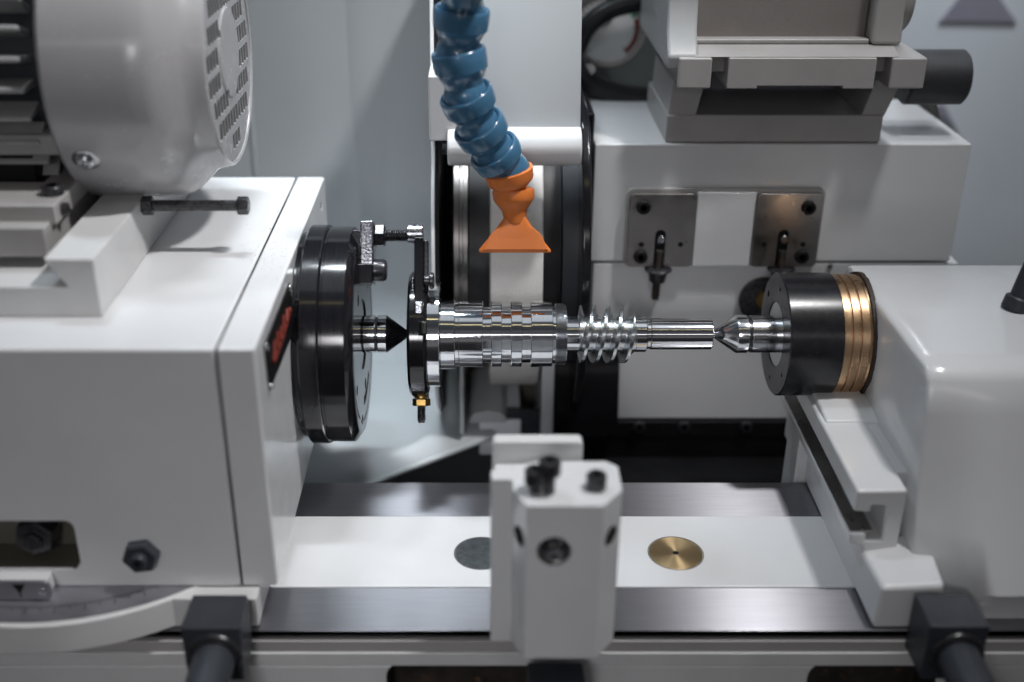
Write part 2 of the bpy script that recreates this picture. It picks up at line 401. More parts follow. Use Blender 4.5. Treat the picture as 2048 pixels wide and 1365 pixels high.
bm = NB(); lathe(bm, [(-274, 0), (-274, 107), (-269, 107), (-269, 0)], MO, (1, 0, 0), 64); obj('fan', bm, 'black_matte', t)  # plain black disc behind the grille, standing in for shade in the vent slots
best = min(((abs(proj((-385, 200 + 146 * math.cos(math.radians(a)), 223.6 + 146 * math.sin(math.radians(a))))[1] - 318)), a) for a in range(150, 260))[1]
dd = Vector((0, math.cos(math.radians(best)), math.sin(math.radians(best))))
sx = -385
for _ in range(20): sx += (172 - proj(Vector((sx, 200, 223.6)) + dd * 146)[0]) * .5
bm = NB(); lathe(bm, [(-2, 0), (-2, 13), (.6, 13), (1.4, 11), (1.4, 8.6), (5, 8.4), (6.4, 7), (6.6, 3.4), (3, 3.2), (3, 0)], Vector((sx, 200, 223.6)) + dd * 146, dd, 32); obj('cowl_screw', bm, 'steel', t)
bm = NB(); lathe(bm, [(-900, 0), (-900, 108), (-404, 108), (-402, 106), (-402, 0)], MO, (1, 0, 0), 96); obj('barrel', bm, 'dark_grey', t)
bm = NB()
for k in range(30):
    a = 2 * math.pi * k / 30 + .05; d = Vector((0, math.cos(a), math.sin(a))); n = Vector((0, -d.z, d.y))
    hull8(bm, [Vector((x, 0, 0)) + MO + d * r + n * w * (1.6 if r < 110 else 1) for x in (-900, -424) for w in (-2.6, 2.6) for r in (100, 136)])
obj('cooling_fins', bm, 'fin', t, 2.2, 3)
f0, f1 = at(60, 270, y=82), at(60, 312, y=82)
B('foot', 'fin', t, -900, -404, 82, 320, f1.z, f0.z, 3)
B('foot_web', 'black_matte', t, -900, -440, 96, 300, 92, f1.z + 2, 1)
# mounting slide
t = thing('motor_slide', 'dull grey slide plates carrying the motor over the headstock', 'motor slide', (-560, 120, ZT))
s0, s1 = at(60, 340, y=60), at(60, 411, y=30)
zsl = at(60, 411, y=22).z
B('upper_plate', 'grey_paint', t, -900, -398, 22, 330, at(60, 450, y=22).z, zsl, 2)
B('riser', 'black_matte', t, -900, -430, 90, 320, zsl, 96, 1)
z2 = at(60, 456, y=4).z; z3 = at(60, 515, y=4).z
B('lower_plate', 'grey_paint', t, -900, -404, 4, 330, z3, z2, 2)
B('web', 'black_matte', t, -900, -420, 40, 320, 66, z3, 0)
q = at(106, 388, z=zsl); cap_screw('cap_screw', 'black_bolt', t, (q.x, q.y, zsl), (0, 0, 1), 10.5, 9)
q = at(160, 432, y=22); cap_screw('set_screw', 'black_bolt', t, (-400, 40, (zsl + at(60, 450, y=22).z) / 2), (1, 0, 0), 6, 8)
bm = NB(); prism(bm, [(-347, ZT + .2), (-347, 93), (-392, 93), (-374, 66), (-900, 66), (-900, ZT + .2)], 'y', -40, 310)
t = obj('dovetail_rail', bm, 'white_rough', None, 1.6); tag(t, 'white dovetail rail block bolted along the headstock top beside the motor', 'dovetail rail')
t = thing('adjusting_bolt', 'long black adjusting bolt sticking out sideways above the headstock top', 'bolt', (-300, 120, 87))
r0 = at(287, 411, y=120); r1 = at(499, 413, y=120)
bm = NB(); cyl(bm, r0, (1, 0, 0), r1.x - r0.x - 8, 5.6, 32); obj('shank', bm, 'black_bolt', t)
bm = NB(); lathe(bm, [(0, 0), (0, 10), (10, 10), (11, 9), (11, 0)], r0 + Vector((-1, 0, 0)), (1, 0, 0), 6, .3); obj('nut', bm, 'black_bolt', t, .5)
bm = NB(); lathe(bm, [(0, 0), (0, 9), (1, 9.5), (10, 9.5), (11.5, 8.4), (11.5, 0)], Vector((r1.x - 12, r0.y, r0.z)), (1, 0, 0), 6, .1); obj('head', bm, 'black_bolt', t, .5)

# ================================================================== FACEPLATE, CENTRES, WORKPIECE
t = thing('faceplate', 'big black polished faceplate disc on the headstock spindle', 'faceplate', A(-165, 0, -121))
bm = NB()
lathe(bm, [(-196.5, 0), (-196.5, 113), (-190.5, 113), (-190, 119), (-188, 121), (-171, 121), (-169.5, 120), (-168.6, 117.6), (-166.8, 117.6), (-166, 118.8), (-143, 118.8), (-142.2, 118.2), (-136.2, 110), (-135.6, 109), (-135.6, 99), (-136.6, 98), (-136.6, 96), (-135.6, 95), (-135.6, 40), (-137, 39), (-137, 0)], AX, (1, 0, 0), 192)
c = NB()
def arcslot(c, r, w, a0, a1):
    pts = []
    for k in range(13): a = math.radians(a0 + (a1 - a0) * k / 12); pts.append(((r + w) * math.cos(a), (r + w) * math.sin(a)))
    for k in range(12, -1, -1): a = math.radians(a0 + (a1 - a0) * k / 12); pts.append(((r - w) * math.cos(a), (r - w) * math.sin(a)))
    prism(c, pts, 'x', -152, -130, lambda v: v + Vector((0, YA, ZA)))
arcslot(c, 76, 5, -108, -62); arcslot(c, 76, 5, 20, 62)
cs = [c]
c = NB()
for a, r, rad in ((118, 60, 6.5), (-90, 62, 6.5), (-118, 95, 6), (62, 95, 6), (200, 84, 6)):
    cyl(c, A(-150, 0, 0) + Vector((0, math.cos(math.radians(a)), math.sin(math.radians(a)))) * r, (1, 0, 0), 20, rad, 24)
cs.append(c)
fp = obj('disc', bm, 'black', t, cutter=cs, cut_mat='black_matte')
# driver bracket on the faceplate
W0 = 46.0
KD = (DA - W0) / F_PX
def D(px, py, w=W0): k = (DA - w) / F_PX; return (px - CX) * k, (668 - py) * k
def abox(bm, px0, px1, py0, py1, w0, w1):
    wm = (w0 + w1) / 2
    xa0, u1 = D(px0, py0, wm); xa1, u0 = D(px1, py1, wm)
    hull8(bm, [A(x, w, u) for x in (xa0, xa1) for w in (w0, w1) for u in (u0, u1)])
t = thing('driver_bracket', 'oily steel driver bracket with threaded stud at the top of the faceplate', 'bracket', A(-132, W0, 70))
bm = NB(); abox(bm, 722, 750, 444, 532, W0 - 16, W0 + 14); obj('arm', bm, 'oily_steel', t, 2.4, 3)
bm = NB(); abox(bm, 707, 748, 530, 571, W0 - 20, W0 + 16); obj('clamp_block', bm, 'black', t, 1.2)
bm = NB(); abox(bm, 706, 727, 462, 531, W0 - 14, W0 + 6); obj('spacer', bm, 'black_bolt', t, 1.5)
x0, u0 = D(747, 541, W0 + 2); x1, _ = D(774, 541, W0 + 2)
bm = NB(); lathe(bm, [(-6, 0), (-6, 6), (0, 6), (0, 10.5), (1, 12), (x1 - x0 - 3.5, 12), (x1 - x0 - 1, 10.6), (x1 - x0, 8.5), (x1 - x0, 0)], A(x0, W0 + 2, u0), (1, 0, 0), 48); obj('cap_screw', bm, 'black_bolt', t)
x0, u0 = D(750, 472); x1, _ = D(771, 472)
bm = NB(); lathe(bm, [(0, 0), (0, 11.6), (1, 12.6), (x1 - x0 - 1.2, 12.6), (x1 - x0, 11.4), (x1 - x0, 0)], A(x0, W0, u0), (1, 0, 0), 6, .52); obj('hex_nut', bm, 'black_bolt', t, .4)
x1, _ = D(770, 472); x2, _ = D(822, 472)
bm = NB(); lathe(bm, [(0, 0)] + screw(x2 - x1, 5.0, 6.6, 2.6) + [(x2 - x1, 0)], A(x1, W0, u0), (1, 0, 0), 40); obj('threaded_stud', bm, 'black_bolt', t)

t = thing('live_centre', 'steel work centre with black cone tip projecting from the faceplate', 'centre', A(-136, 0, -21))
bm = NB(); lathe(bm, [(-140, 0), (-140, 20.2), (-136, 20.2), (xa(716), 20.2), (xa(717), 19.6), (xa(718), 20.8), (xa(751), 20.8), (xa(752), 19.4), (xa(752), 0)], AX, (1, 0, 0), 96); obj('body', bm, 'chrome', t)
bm = NB(); lathe(bm, [(xa(752), 0), (xa(752), 19.2), (xa(757), 19.2), (xa(757), 0)], AX, (1, 0, 0), 64); obj('groove', bm, 'black_bolt', t)
bm = NB(); lathe(bm, [(xa(757), 0), (xa(757), 20.6), (xa(758), 21), (xa(774), 21), (xa(774), 0)], AX, (1, 0, 0), 96); obj('collar', bm, 'chrome', t)
bm = NB(); lathe(bm, [(xa(774), 0), (xa(774), 20.9), (xa(776), 20), (xa(817), 3.2), (xa(822), 1.5), (xa(824), 0)], AX, (1, 0, 0), 96); obj('cone_tip', bm, 'black_sleeve', t)

# carrier (lathe dog)
t = thing('lathe_dog', 'black ring shaped lathe dog clamped on the left end of the worm shaft', 'lathe dog', A(xa(839), 0, -70))
x0, x1 = xa(821), xa(858)
bm = NB(); lathe(bm, [(x0, 24), (x0, 66), (x0 + 3, 69.5), (x1 - 3, 69.5), (x1, 66), (x1, 24)], AX, (1, 0, 0), 128, loop=True)
c = NB(); sx0, _ = D(838, 0, 62); sx1, _ = D(856, 0, 62)
hull8(c, [A(x, w, u) for x in (sx0, sx1) for w in (40, 90) for u in (-2, 13)])
obj('ring', bm, 'black', t, .8, cutter=c)
bm = NB(); abox(bm, 829, 848, 476, 606, 46, 60); obj('drive_arm', bm, 'black', t, 1.2)
bm = NB(); abox(bm, 829.5, 846.5, 604, 640, 50, 66); obj('arm_root', bm, 'oily_steel', t, 2.0, 3)
bm = NB(); abox(bm, 848.5, 857, 482, 560, 40, 54); obj('spring_plate', bm, 'black_bolt', t, 1)
x0, u0 = D(849, 562, 52); bm = NB(); lathe(bm, [(0, 0), (0, 6), (5, 6), (6, 9), (9, 9), (10.5, 7), (10.5, 0)], A(x0, 52, u0), (1, 0, 0), 32); obj('pivot_screw', bm, 'black_bolt', t)
x0, u0 = D(815, 470); x1, _ = D(847, 470)
bm = NB(); lathe(bm, [(0, 0), (0, 9), (1, 10.6), (x1 - x0 - 1, 10.6), (x1 - x0, 9.8), (x1 - x0, 0)], A(x0, W0 + 4, u0 + 1), (1, 0, 0), 40); obj('drive_pin', bm, 'oily_steel', t)
# knuckles either side of the arm
bm = NB(); abox(bm, 822, 830, 552, 640, 34, 52); obj('fork_cheek', bm, 'oily_steel', t, 2.4, 3)
bm = NB(); abox(bm, 848.2, 857, 560, 640, 34, 50); obj('fork_cheek', bm, 'black', t, 2.4, 3)
xc = xa(843); 
bm = NB(); lathe(bm, [(66, 0), (66, 8.2), (71, 8.2), (71, 0)], A(xc, 0, 0), -UP, 32); obj('clamp_boss', bm, 'brass_nut', t)
bm = NB(); lathe(bm, [(71.6, 0), (71.6, 9.4), (72.4, 10.2), (79, 10.2), (79.8, 9.4), (79.8, 0)], A(xc, 0, 0), -UP, 6, .0); obj('lock_nut', bm, 'brass_nut', t, .4)
bm = NB(); lathe(bm, [(60, 0)] + screw(38.6, 3.8, 5.0, 2.3, 60) + [(98.6, 0)], A(xc, 0, 0), -UP, 40); obj('clamp_screw', bm, 'black_bolt', t)

# worm shaft
t = thing('worm_shaft', 'polished steel worm shaft held between the two centres', 'worm shaft', A(70, 0, -60))
def steps(segs, ch=.7):
    p = [(segs[0][0], 0)]
    for i, (a, b, r) in enumerate(segs):
        rl = segs[i - 1][2] if i else 0; rr = segs[i + 1][2] if i + 1 < len(segs) else 0
        p += ([(a, r - ch), (a + ch, r)] if rl < r else [(a, r)]) + ([(b - ch, r), (b, r - ch)] if rr < r else [(b, r)])
    return p + [(segs[-1][1], 0)]
px = lambda *a: [(xa(p), xa(q), r) for p, q, r in a]
bm = NB(); lathe(bm, steps(px((857.5, 882, 58.6))), AX, (1, 0, 0), 160); obj('flange', bm, 'chrome', t)
bm = NB(); lathe(bm, steps(px((882, 911, 39.4), (911, 918, 36.2), (918, 966, 36.6), (966, 982, 31.8), (982, 1003, 36.6), (1003, 1021, 31.8), (1021, 1043, 36.6), (1043, 1060, 31.8), (1060, 1103, 36.6), (1103, 1110, 33.0))), AX, (1, 0, 0), 160); obj('journal', bm, 'chrome', t)
bm = NB(); lathe(bm, [(0, 0)] + screw(xa(1131) - xa(1110), 32.7, 33.9, 1.15) + [(xa(1131) - xa(1110), 0)], A(xa(1110), 0, 0), (1, 0, 0), 128); obj('thread', bm, 'steel', t)
bm = NB(); lathe(bm, steps(px((1131, 1157, 20.4))), AX, (1, 0, 0), 96); obj('neck', bm, 'chrome', t)
# two-start worm
X0, X1, PITCH = xa(1154), xa(1269), xa(1216.8) - xa(1188.0)
LEAD = 2 * PITCH; XTOP = xa(1188); R0, R1 = 20.0, 32.4
nx, na = 520, 160
bm = NB(); prev = None
def sm(t): t = max(0, min(1, t)); return t * t * (3 - 2 * t)
for i in range(nx + 1):
    x = X0 + (X1 - X0) * i / nx; ring = []
    for k in range(na):
        a = 2 * math.pi * k / na            # 0 up, 90 towards the viewer
        ph = (x - (XTOP - LEAD * a / (2 * math.pi))) / PITCH
        f = abs(ph - round(ph))
        h = 1.0 if f < .11 else max(0, 1 - (f - .11) / .23) ** 1.9
        e = sm((x - X0) / 3.0) * sm((X1 - x) / 3.0)
        r = R0 + (R1 - R0) * h * e
        ring.append(bm.verts.new(A(x, math.sin(a) * r, math.cos(a) * r)))
    if prev:
        for k in range(na): bm.faces.new((prev[k], prev[(k + 1) % na], ring[(k + 1) % na], ring[k]))
    else: bm.faces.new(ring)
    prev = ring
bm.faces.new(prev)
obj('worm_thread', bm, 'worm', t, ang=40)
bm = NB(); lathe(bm, steps(px((1268.5, 1291.5, 20.2), (1291.5, 1299, 16.6), (1299, 1422, 17.4)), .9), AX, (1, 0, 0), 96); obj('tail_journal', bm, 'chrome', t)

# ================================================================== TAILSTOCK
XF = 322.0
t = thing('tail_centre', 'bright steel centre with conical point supporting the right end of the worm shaft', 'centre', A(xa(1500), 0, -21))
bm = NB(); lathe(bm, [(xa(1419), 0), (xa(1423), 3.5), (xa(1428), 4.2), (xa(1429), 5.2), (xa(1469), 20.6), (xa(1471), 21.2), (xa(1491), 21.2), (xa(1492.5), 20.4), (xa(1492.5), 0)], AX, (1, 0, 0), 96); obj('point', bm, 'satin', t)
bm = NB(); lathe(bm, [(xa(1492.5), 0), (xa(1492.5), 20), (xa(1499), 20), (xa(1499), 0)], AX, (1, 0, 0), 64); obj('groove', bm, 'black_bolt', t)
bm = NB(); lathe(bm, [(xa(1499), 0), (xa(1499), 20.2), (xa(1500), 20.8), (XF + 20, 20.8), (XF + 20, 0)], AX, (1, 0, 0), 96); obj('shank', bm, 'steel', t)
t = thing('quill_sleeve', 'black cylindrical tailstock quill sleeve with ribbed bronze collar', 'quill sleeve', A(360, 0, -68))
bm = NB(); lathe(bm, [(XF + 12, 22), (XF + 12, 35), (XF + .2, 36), (XF, 37), (XF, 67), (XF + 1.2, 68.3), (378.5, 68.3), (379, 67.8), (379, 22)], AX, (1, 0, 0), 160, loop=True)
c = NB()
for a in (90, 33, 210, 270): cyl(c, A(XF - 5, 0, 0) + Vector((0, math.cos(math.radians(a)), math.sin(math.radians(a)))) * 54, (1, 0, 0), 25, 2.6 if a != 33 else 4, 24)
obj('sleeve', bm, 'black_sleeve', t, cutter=c, cut_mat='black_matte')
bm = NB(); lathe(bm, [(XF + 1, 20.9), (XF + 1, 35.4), (XF + 6, 35.4), (XF + 6, 20.9)], AX, (1, 0, 0), 96, loop=True); obj('bore_ring', bm, 'steel', t)
prof = [(379, 0), (379, 66.4)]
for x_ in (379.2, 388.6, 398.0): prof += [(x_, 66.2), (x_ + .6, 66.8), (x_ + 7.4, 66.8), (x_ + 8.0, 66.2), (x_ + 8.2, 64.8), (x_ + 9.2, 64.8)]
prof += [(409, 66), (413, 66), (413, 0)]
bm = NB(); lathe(bm, prof, AX, (1, 0, 0), 128); obj('bronze_collar', bm, 'bronze', t)
bm = NB(); rr_ = []
for k in range(96):
    a = 2 * math.pi * k / 96; rr_.append(((69.4 + random.uniform(-.7, .8)) * math.cos(a) + YA, (69.4 + random.uniform(-.7, .8)) * math.sin(a) + ZA))
prism(bm, rr_, 'x', 409.5, 414.2); obj('oil_seal', bm, 'gasket', t)

t = thing('tailstock', 'large white rounded tailstock casting at the right with T slot ledge', 'tailstock', (560, 60, -252))
XL = 413.0
def prof_at(xp, blend):
    pts_px = [(1752, 553), (1785, 592), (1818, 638), (1848, 684), (1866, 722), (1868, 765), (1862, 830), (1850, 950), (1842, 1050), (1836, 1150)]
    P = [at(a, b, x=XL + 6) for a, b in pts_px]
    zt = at(1850, 531, y=220).z
    yz = [(236, zt - 70), (236, zt - 18), (231, zt - 5), (220, zt)]
    for p in P[1:]:
        y, z = p.y, p.z
        yz.append((y, min(z, zt)))
    # blend: the lower front swells out to the foot
    out = []
    for (y, z) in yz:
        y2 = (y - blend * 34 * max(0, min(1, (-40 - z) / 185.0))) if y < 150 else y
        out.append((y2, z))
    yb = out[-1][0]
    out += [(yb + 10 * blend, -237), (yb + 10 * blend, -252), (236, -252)]
    return out
xs = [(XL, 0, 4.0), (XL + 1.2, 0, 1.8), (XL + 4, 0, .0), (XL + 20, .10, 0), (XL + 34, .35, 0), (XL + 46, .7, 0), (XL + 58, .93, 0), (XL + 70, 1, 0), (900, 1, 0)]
bm = NB(); prev = None
for x, bl, ins in xs:
    pr_ = prof_at(x, bl); cy = sum(p[0] for p in pr_) / len(pr_); cz = sum(p[1] for p in pr_) / len(pr_)
    ring = []
    for y, z in pr_:
        v = Vector((y - cy, z - cz)); v = v * (1 - ins / max(v.length, 1)); ring.append(bm.verts.new((x, cy + v.x, max(-251.6, cz + v.y))))
    if prev:
        n = len(ring)
        for k in range(n): bm.faces.new((prev[k], prev[(k + 1) % n], ring[(k + 1) % n], ring[k]))
    else: bm.faces.new(ring[::-1])
    prev = ring
bm.faces.new(prev)
obj('body', bm, 'white', t, ang=50)
# T-slot ledge, extruded along Y
TY = -66.0
def T(px_, py_): p = at(px_, py_, y=TY); return (p.x, p.z)
Tp = [T(1715, 982), T(1707, 1024), T(1742, 1026), T(1744, 1012), T(1773, 1012), T(1763, 1081), T(1732, 1081), T(1734, 1067), T(1699, 1066), T(1697, 1087)]
zlip = Tp[-1][1]
poly = Tp + [(368.2, zlip - 4), (368.2, -251.6), (403, -251.6), (403, Tp[0][1] + 1), ]
c = NB()
bm = NB(); prism(bm, poly, 'y', TY, 236)
obj('slot_ledge', bm, 'white', t, 3.2, 4)
bm = NB(); box(bm, 400, 424, TY + 34, 235, -251.4, Tp[0][1] - .5); obj('ledge_web', bm, 'white', t, 2.2, 3)
gs = T(1744, 1012)
B('slot_floor', 'dull_steel', t, Tp[8][0] + .8, Tp[7][0] + 6, TY + 3, 238, Tp[7][1] + .2, Tp[7][1] + 1.6, .3)
bz = Tp[0][1]
q0 = at(1645, 842, z=bz + 3)
# upper pad behind, rising under the quill
bm = NB(); prism(bm, [(q0.y + 0, bz - 4), (q0.y, bz + 2.5), (q0.y + 22, bz + 6), (236, bz + 12), (236, bz - 4)], 'x', Tp[0][0] + 4, 440); obj('rear_pad', bm, 'white', t, 5, 4)
# foot at the front
f0 = at(1763, 1175, y=-124).z
bm = NB()
hull8(bm, [(368.2, -124, -251.6), (371, -124, f0), (368.2, TY + 20, -251.6), (368.2, TY + 20, zlip - 10), (432, -124, -251.6), (430, -122, f0 + 2), (436, TY + 20, -251.6), (436, TY + 20, zlip + 2)])
obj('foot', bm, 'white', t, 5, 4)
B('rear_leg', 'white', t, 356, 371, 134, 182, -330, Tp[-1][1] + 2, 2)
bm = NB()
q = at(2034, 612, z=-17)
lathe(bm, [(-4, 0), (-4, 15), (8, 15), (10, 13), (10, 11.5), (60, 12.5), (170, 15), (176, 14), (178, 0)], q, (Vector((.30, .12, 1))).normalized(), 48)
t2 = obj('clamp_lever_post', bm, 'dark_grey'); tag(t2, 'dark tapered lever post on top of the tailstock at the right edge', 'lever')

# ================================================================== CLAMP LEVERS
t = thing('clamp_lever', 'dark grey square clamp block with round bar handle under the headstock', 'clamp lever', (-250, -150, -262), 'square clamp blocks along the table front')
zt = -203.0
q0, q1 = at(386, 1186, y=-127.5), at(496, 1186, y=-127.5)
zt = q0.z; yf = -176
bm = NB(); hull8(bm, [(q0.x, yf, zt - 62), (q0.x - 1, yf, zt), (q0.x, -129.2, zt - 62), (q0.x, -129.2, zt), (q1.x, yf, zt - 62), (q1.x + 2, yf, zt), (q1.x, -129.2, zt - 62), (q1.x, -129.2, zt)])
obj('block', bm, 'dark_grey', t, 2.2, 3)
xm = (q0.x + q1.x) / 2 + 2; zm = zt - 32
bm = NB(); lathe(bm, [(0, 0), (0, 24), (2, 25), (4, 24), (5, 19), (5, 0)], (xm, yf + 1, zm), (0, -1, 0), 48); obj('boss', bm, 'black_bolt', t)
bm = NB(); lathe(bm, [(0, 0), (0, 17), (3, 19), (180, 20), (186, 18), (186, 0)], (xm, yf - 3, zm), (0, -1, -.06), 48); obj('bar_handle', bm, 'dark_grey', t)
p = at(1821, 1184, y=-127.5)
c1 = copy_tree(t, (p.x - q0.x + 3, 0, p.z - q0.z)); c1['label'] = 'dark grey square clamp block with round bar handle under the tailstock'
p = at(1058, 1322, y=-160)
c2 = copy_tree(t, (p.x - q0.x - 2, -34, p.z - zt + 2)); c2['label'] = 'dark grey clamp block mostly hidden under the white dresser block'

# ================================================================== DRESSER BLOCK (front, centre)
t = thing('dresser_block', 'white chamfered dresser holder block standing blurred at front centre of the table', 'dresser holder', (68, -160, -252))
yF, yB = -190.0, -150.2
zT = at(1130, 1012, y=yF).z
zBm = at(1110, 1317, y=yF).z
xl, xr = at(1023, 1120, y=yB).x, at(1231, 1120, y=yB).x
xa_, xb_ = at(1052, 1100, y=yF).x, at(1203, 1100, y=yF).x
yk = at(1030, 925, z=zT).y
plan = [(xa_, yF), (xb_, yF), (xr, yF + 24), (xr, -128.5), (xr - 10, -120), (xl + 22, -120), (xl, -128.5), (xl, yF + 24)]
bm = NB(); prism(bm, plan, 'z', zBm, zT)
c = NB(); q = at(1108, 1103, y=yF); cyl(c, q + Vector((0, 30, 0)), (0, -1, 0), 40, 14.5, 40)
cs = [c]
for sx, nx_ in ((xl, -1), (xr, 1)):
    e = (xa_ if nx_ < 0 else xb_); mid = Vector(((sx + e) / 2, yF + 12, at(1040, 1072, y=yF + 12).z)); d = Vector((nx_ * 24, -abs(sx - e), 0)).normalized()
    c = NB(); cyl(c, mid - d * 22, d, 40, 9.5, 32); cs.append(c)
obj('body', bm, 'white', t, 3.0, 3, cutter=cs, cut_mat='dull_steel')
bm = NB(); lathe(bm, [(0, 0), (0, 6), (31, 6), (34, 4), (34, 0)], q + Vector((-3, 28, 5)), Vector((.12, -1, -.22)).normalized(), 32); obj('diamond_pin', bm, 'satin', t)
bm = NB(); lathe(bm, [(0, 14.2), (0, 9), (16, 9), (16, 14.2)], q + Vector((0, 24, 0)), (0, -1, 0), 40, loop=True); obj('bushing', bm, 'steel', t)
z1 = at(990, 958, y=-150).z; z0 = at(990, 1284, y=-150).z; x0 = at(981, 1100, y=-150).x
bm = NB(); box(bm, x0, xr - 4, -149.8, -134.5, z0, z1); obj('mount_plate', bm, 'white', t, 1.6)
z1 = at(990, 884, y=-96).z; x0 = at(984, 900, y=-96).x; x1 = at(1166, 900, y=-96).x
bm = NB(); prism(bm, rrect(x0, x1, -249.8, z1, 5), 'y', -96, -82); obj('back_plate', bm, 'white_rough', t, 1.2)
bm = NB(); box(bm, x0 + 2, x1 + 8, -134.4, -96.2, -249.8, z1 - 22); obj('bridge', bm, 'white', t, 2)
for a, b_, r, h, up_ in ((1070, 982, 9.2, 13, 9), (1098, 984, 9.6, 13, 19), (1192, 976, 8.8, 13, 1)):
    q = at(a, b_, z=zT)
    bm = NB(); 
    lathe(bm, [(0, 0), (0, 5), (up_, 5), (up_, r), (up_ + h - 1.2, r), (up_ + h, r - 1.2), (up_ + h, r * .5), (up_ + h * .5, r * .45), (up_ + h * .5, 0)], (q.x, q.y, zT), (0, 0, 1), 32); obj('cap_screw', bm, 'black_bolt', t)

# ================================================================== COOLANT HOSE
t = thing('coolant_hose', 'blue segmented coolant hose hanging down with an orange fan nozzle', 'coolant hose', at(1030, 505, y=175))
dN = (at(1030, 420, y=178) - CAM).dot(Vector((0, cT, -sT)))
JP = [(928, -75, -165), (924, 22, -118), (917, 106, -98), (932, 190, -80), (957, 252, -58), (988, 302, -36), (1017, 342, -18)]
def atd(px_, py_, dd): return CAM + ray(px_, py_) * (dN + dd)
J = [atd(*j) for j in JP]
for i in range(len(J) - 1):
    a, b_ = J[i], J[i + 1]; d = b_ - a; L = d.length; d.normalize()
    R_ = 27.0
    L2 = max(L, 30)
    ch_ = min(18.0, L2 * .40)
    pr_ = [(9, 0), (9, R_ * .84), (-2.2, R_ * .86), (-3.2, R_ * .90), (-3.4, R_ * .97), (-2.6, R_ * 1.0), (-1, R_ * 1.02), (ch_ * .5, R_ * 1.02), (ch_, R_ * .99), (ch_ + .6, R_ * .94), (L2 * .68, R_ * .745), (L2 * .76, R_ * .74)]
    c = L2 + 2.0
    pr_ = [p for p in pr_[:12]] + [(c - 1 + R_ * .845 * math.cos(math.radians(v)), R_ * .845 * math.sin(math.radians(v))) for v in (119, 108, 96, 80, 64, 48, 30)] + [(c + R_ * .7, 0)]
    bm = NB(); lathe(bm, pr_, a, d, 64)
    sg = obj('segment', bm, 'blue', t, ang=45)
# a small moulded ring mark on the uppermost collar
a = J[1]; q = atd(925, 24, -118 - 26)
bm = NB(); lathe(bm, [(-2, 3.2), (1.4, 3.2), (1.4, 4.6), (-2, 4.6)], q, -ray(925, 24).normalized(), 24, loop=True); obj('mould_mark', bm, 'blue', t)
# nozzle
n0 = J[-1]; k1 = atd(1027, 389, -6); k2 = atd(1030, 440, 0); tip = atd(1030, 505, 2)
d = (k1 - n0).normalized()
Rn = 25.0
bm = NB(); Ln = (k1 - n0).length
lathe(bm, [(6, 0), (6, Rn * .86), (-1, Rn * .88), (-2.2, Rn * .95), (-1, Rn * 1.04), (9, Rn * 1.0), (12, Rn * .95), (Ln * .70, Rn * .64), (Ln * .80, Rn * .58), (Ln + 6, Rn * .60), (Ln + 6, 0)], n0, d, 64); noz = obj('nozzle', bm, 'orange', t, ang=45)
d2 = (k2 - k1).normalized(); L2 = (k2 - k1).length
bm = NB(); lathe(bm, [(-5, 0), (-5, 17.6), (-6.2, 19), (-5.5, 21.6), (-3, 22.4), (4, 22), (7, 20.6), (11, 17.5), (L2 * .62, 13), (L2, 12), (L2 + 3, 11), (L2 + 3, 0)], k1, d2, 64); obj('knuckle', bm, 'orange', noz, ang=45)
# fan
kk = (dN + 2) / F_PX
def FN(px_, py_, w): return atd(px_, py_, 2) + TOW * w
bm = NB()
lv = [(436, 1008, 1052, 11.5), (452, 996, 1063, 11), (470, 982, 1077, 9.5), (488, 967, 1092, 7.8), (499, 958, 1101, 6.6), (505, 957.5, 1102.5, 6)]
prev = None
for py_, xl_, xr_, w in lv:
    ring = []
    n = 24
    for k in range(n):
        a = 2 * math.pi * k / n
        cxp = (xl_ + xr_) / 2; hw = (xr_ - xl_) / 2
        ex = .35
        cs_ = math.copysign(abs(math.cos(a)) ** ex, math.cos(a)); sn = math.copysign(abs(math.sin(a)) ** .45, math.sin(a))
        ring.append(bm.verts.new(FN(cxp + hw * cs_, py_, w * sn * (1 if sn > 0 else .9))))
    if prev:
        for k in range(n): bm.faces.new((prev[k], prev[(k + 1) % n], ring[(k + 1) % n], ring[k]))
    else: bm.faces.new(ring[::-1])
    prev = ring
bm.faces.new(prev)
obj('fan_outlet', bm, 'orange', noz, 1.0, ang=40)
bm = NB()   # raised face of the fan
arch = [(966, 501)] + [(1031 - 58 * math.cos(math.pi * k / 14) * (1 if True else 1), 501 - 52 * math.sin(math.pi * k / 14) ** .8) for k in range(1, 14)] + [(1095, 501)]
top = [bm.verts.new(FN(a_, b_, 10.8 - (b_ - 440) / 65 * 3.6)) for a_, b_ in arch]
bot = [bm.verts.new(FN(1030 + (a_ - 1030) * 1.03, 468 + (b_ - 468) * 1.03, 4.0)) for a_, b_ in arch]
bm.faces.new(top[::-1])
for k in range(len(top) - 1): bm.faces.new((top[k], top[k + 1], bot[k + 1], bot[k]))
bm.faces.new((top[-1], top[0], bot[0], bot[-1])); bm.faces.new(bot)
obj('fan_face', bm, 'orange', noz, 1.0)

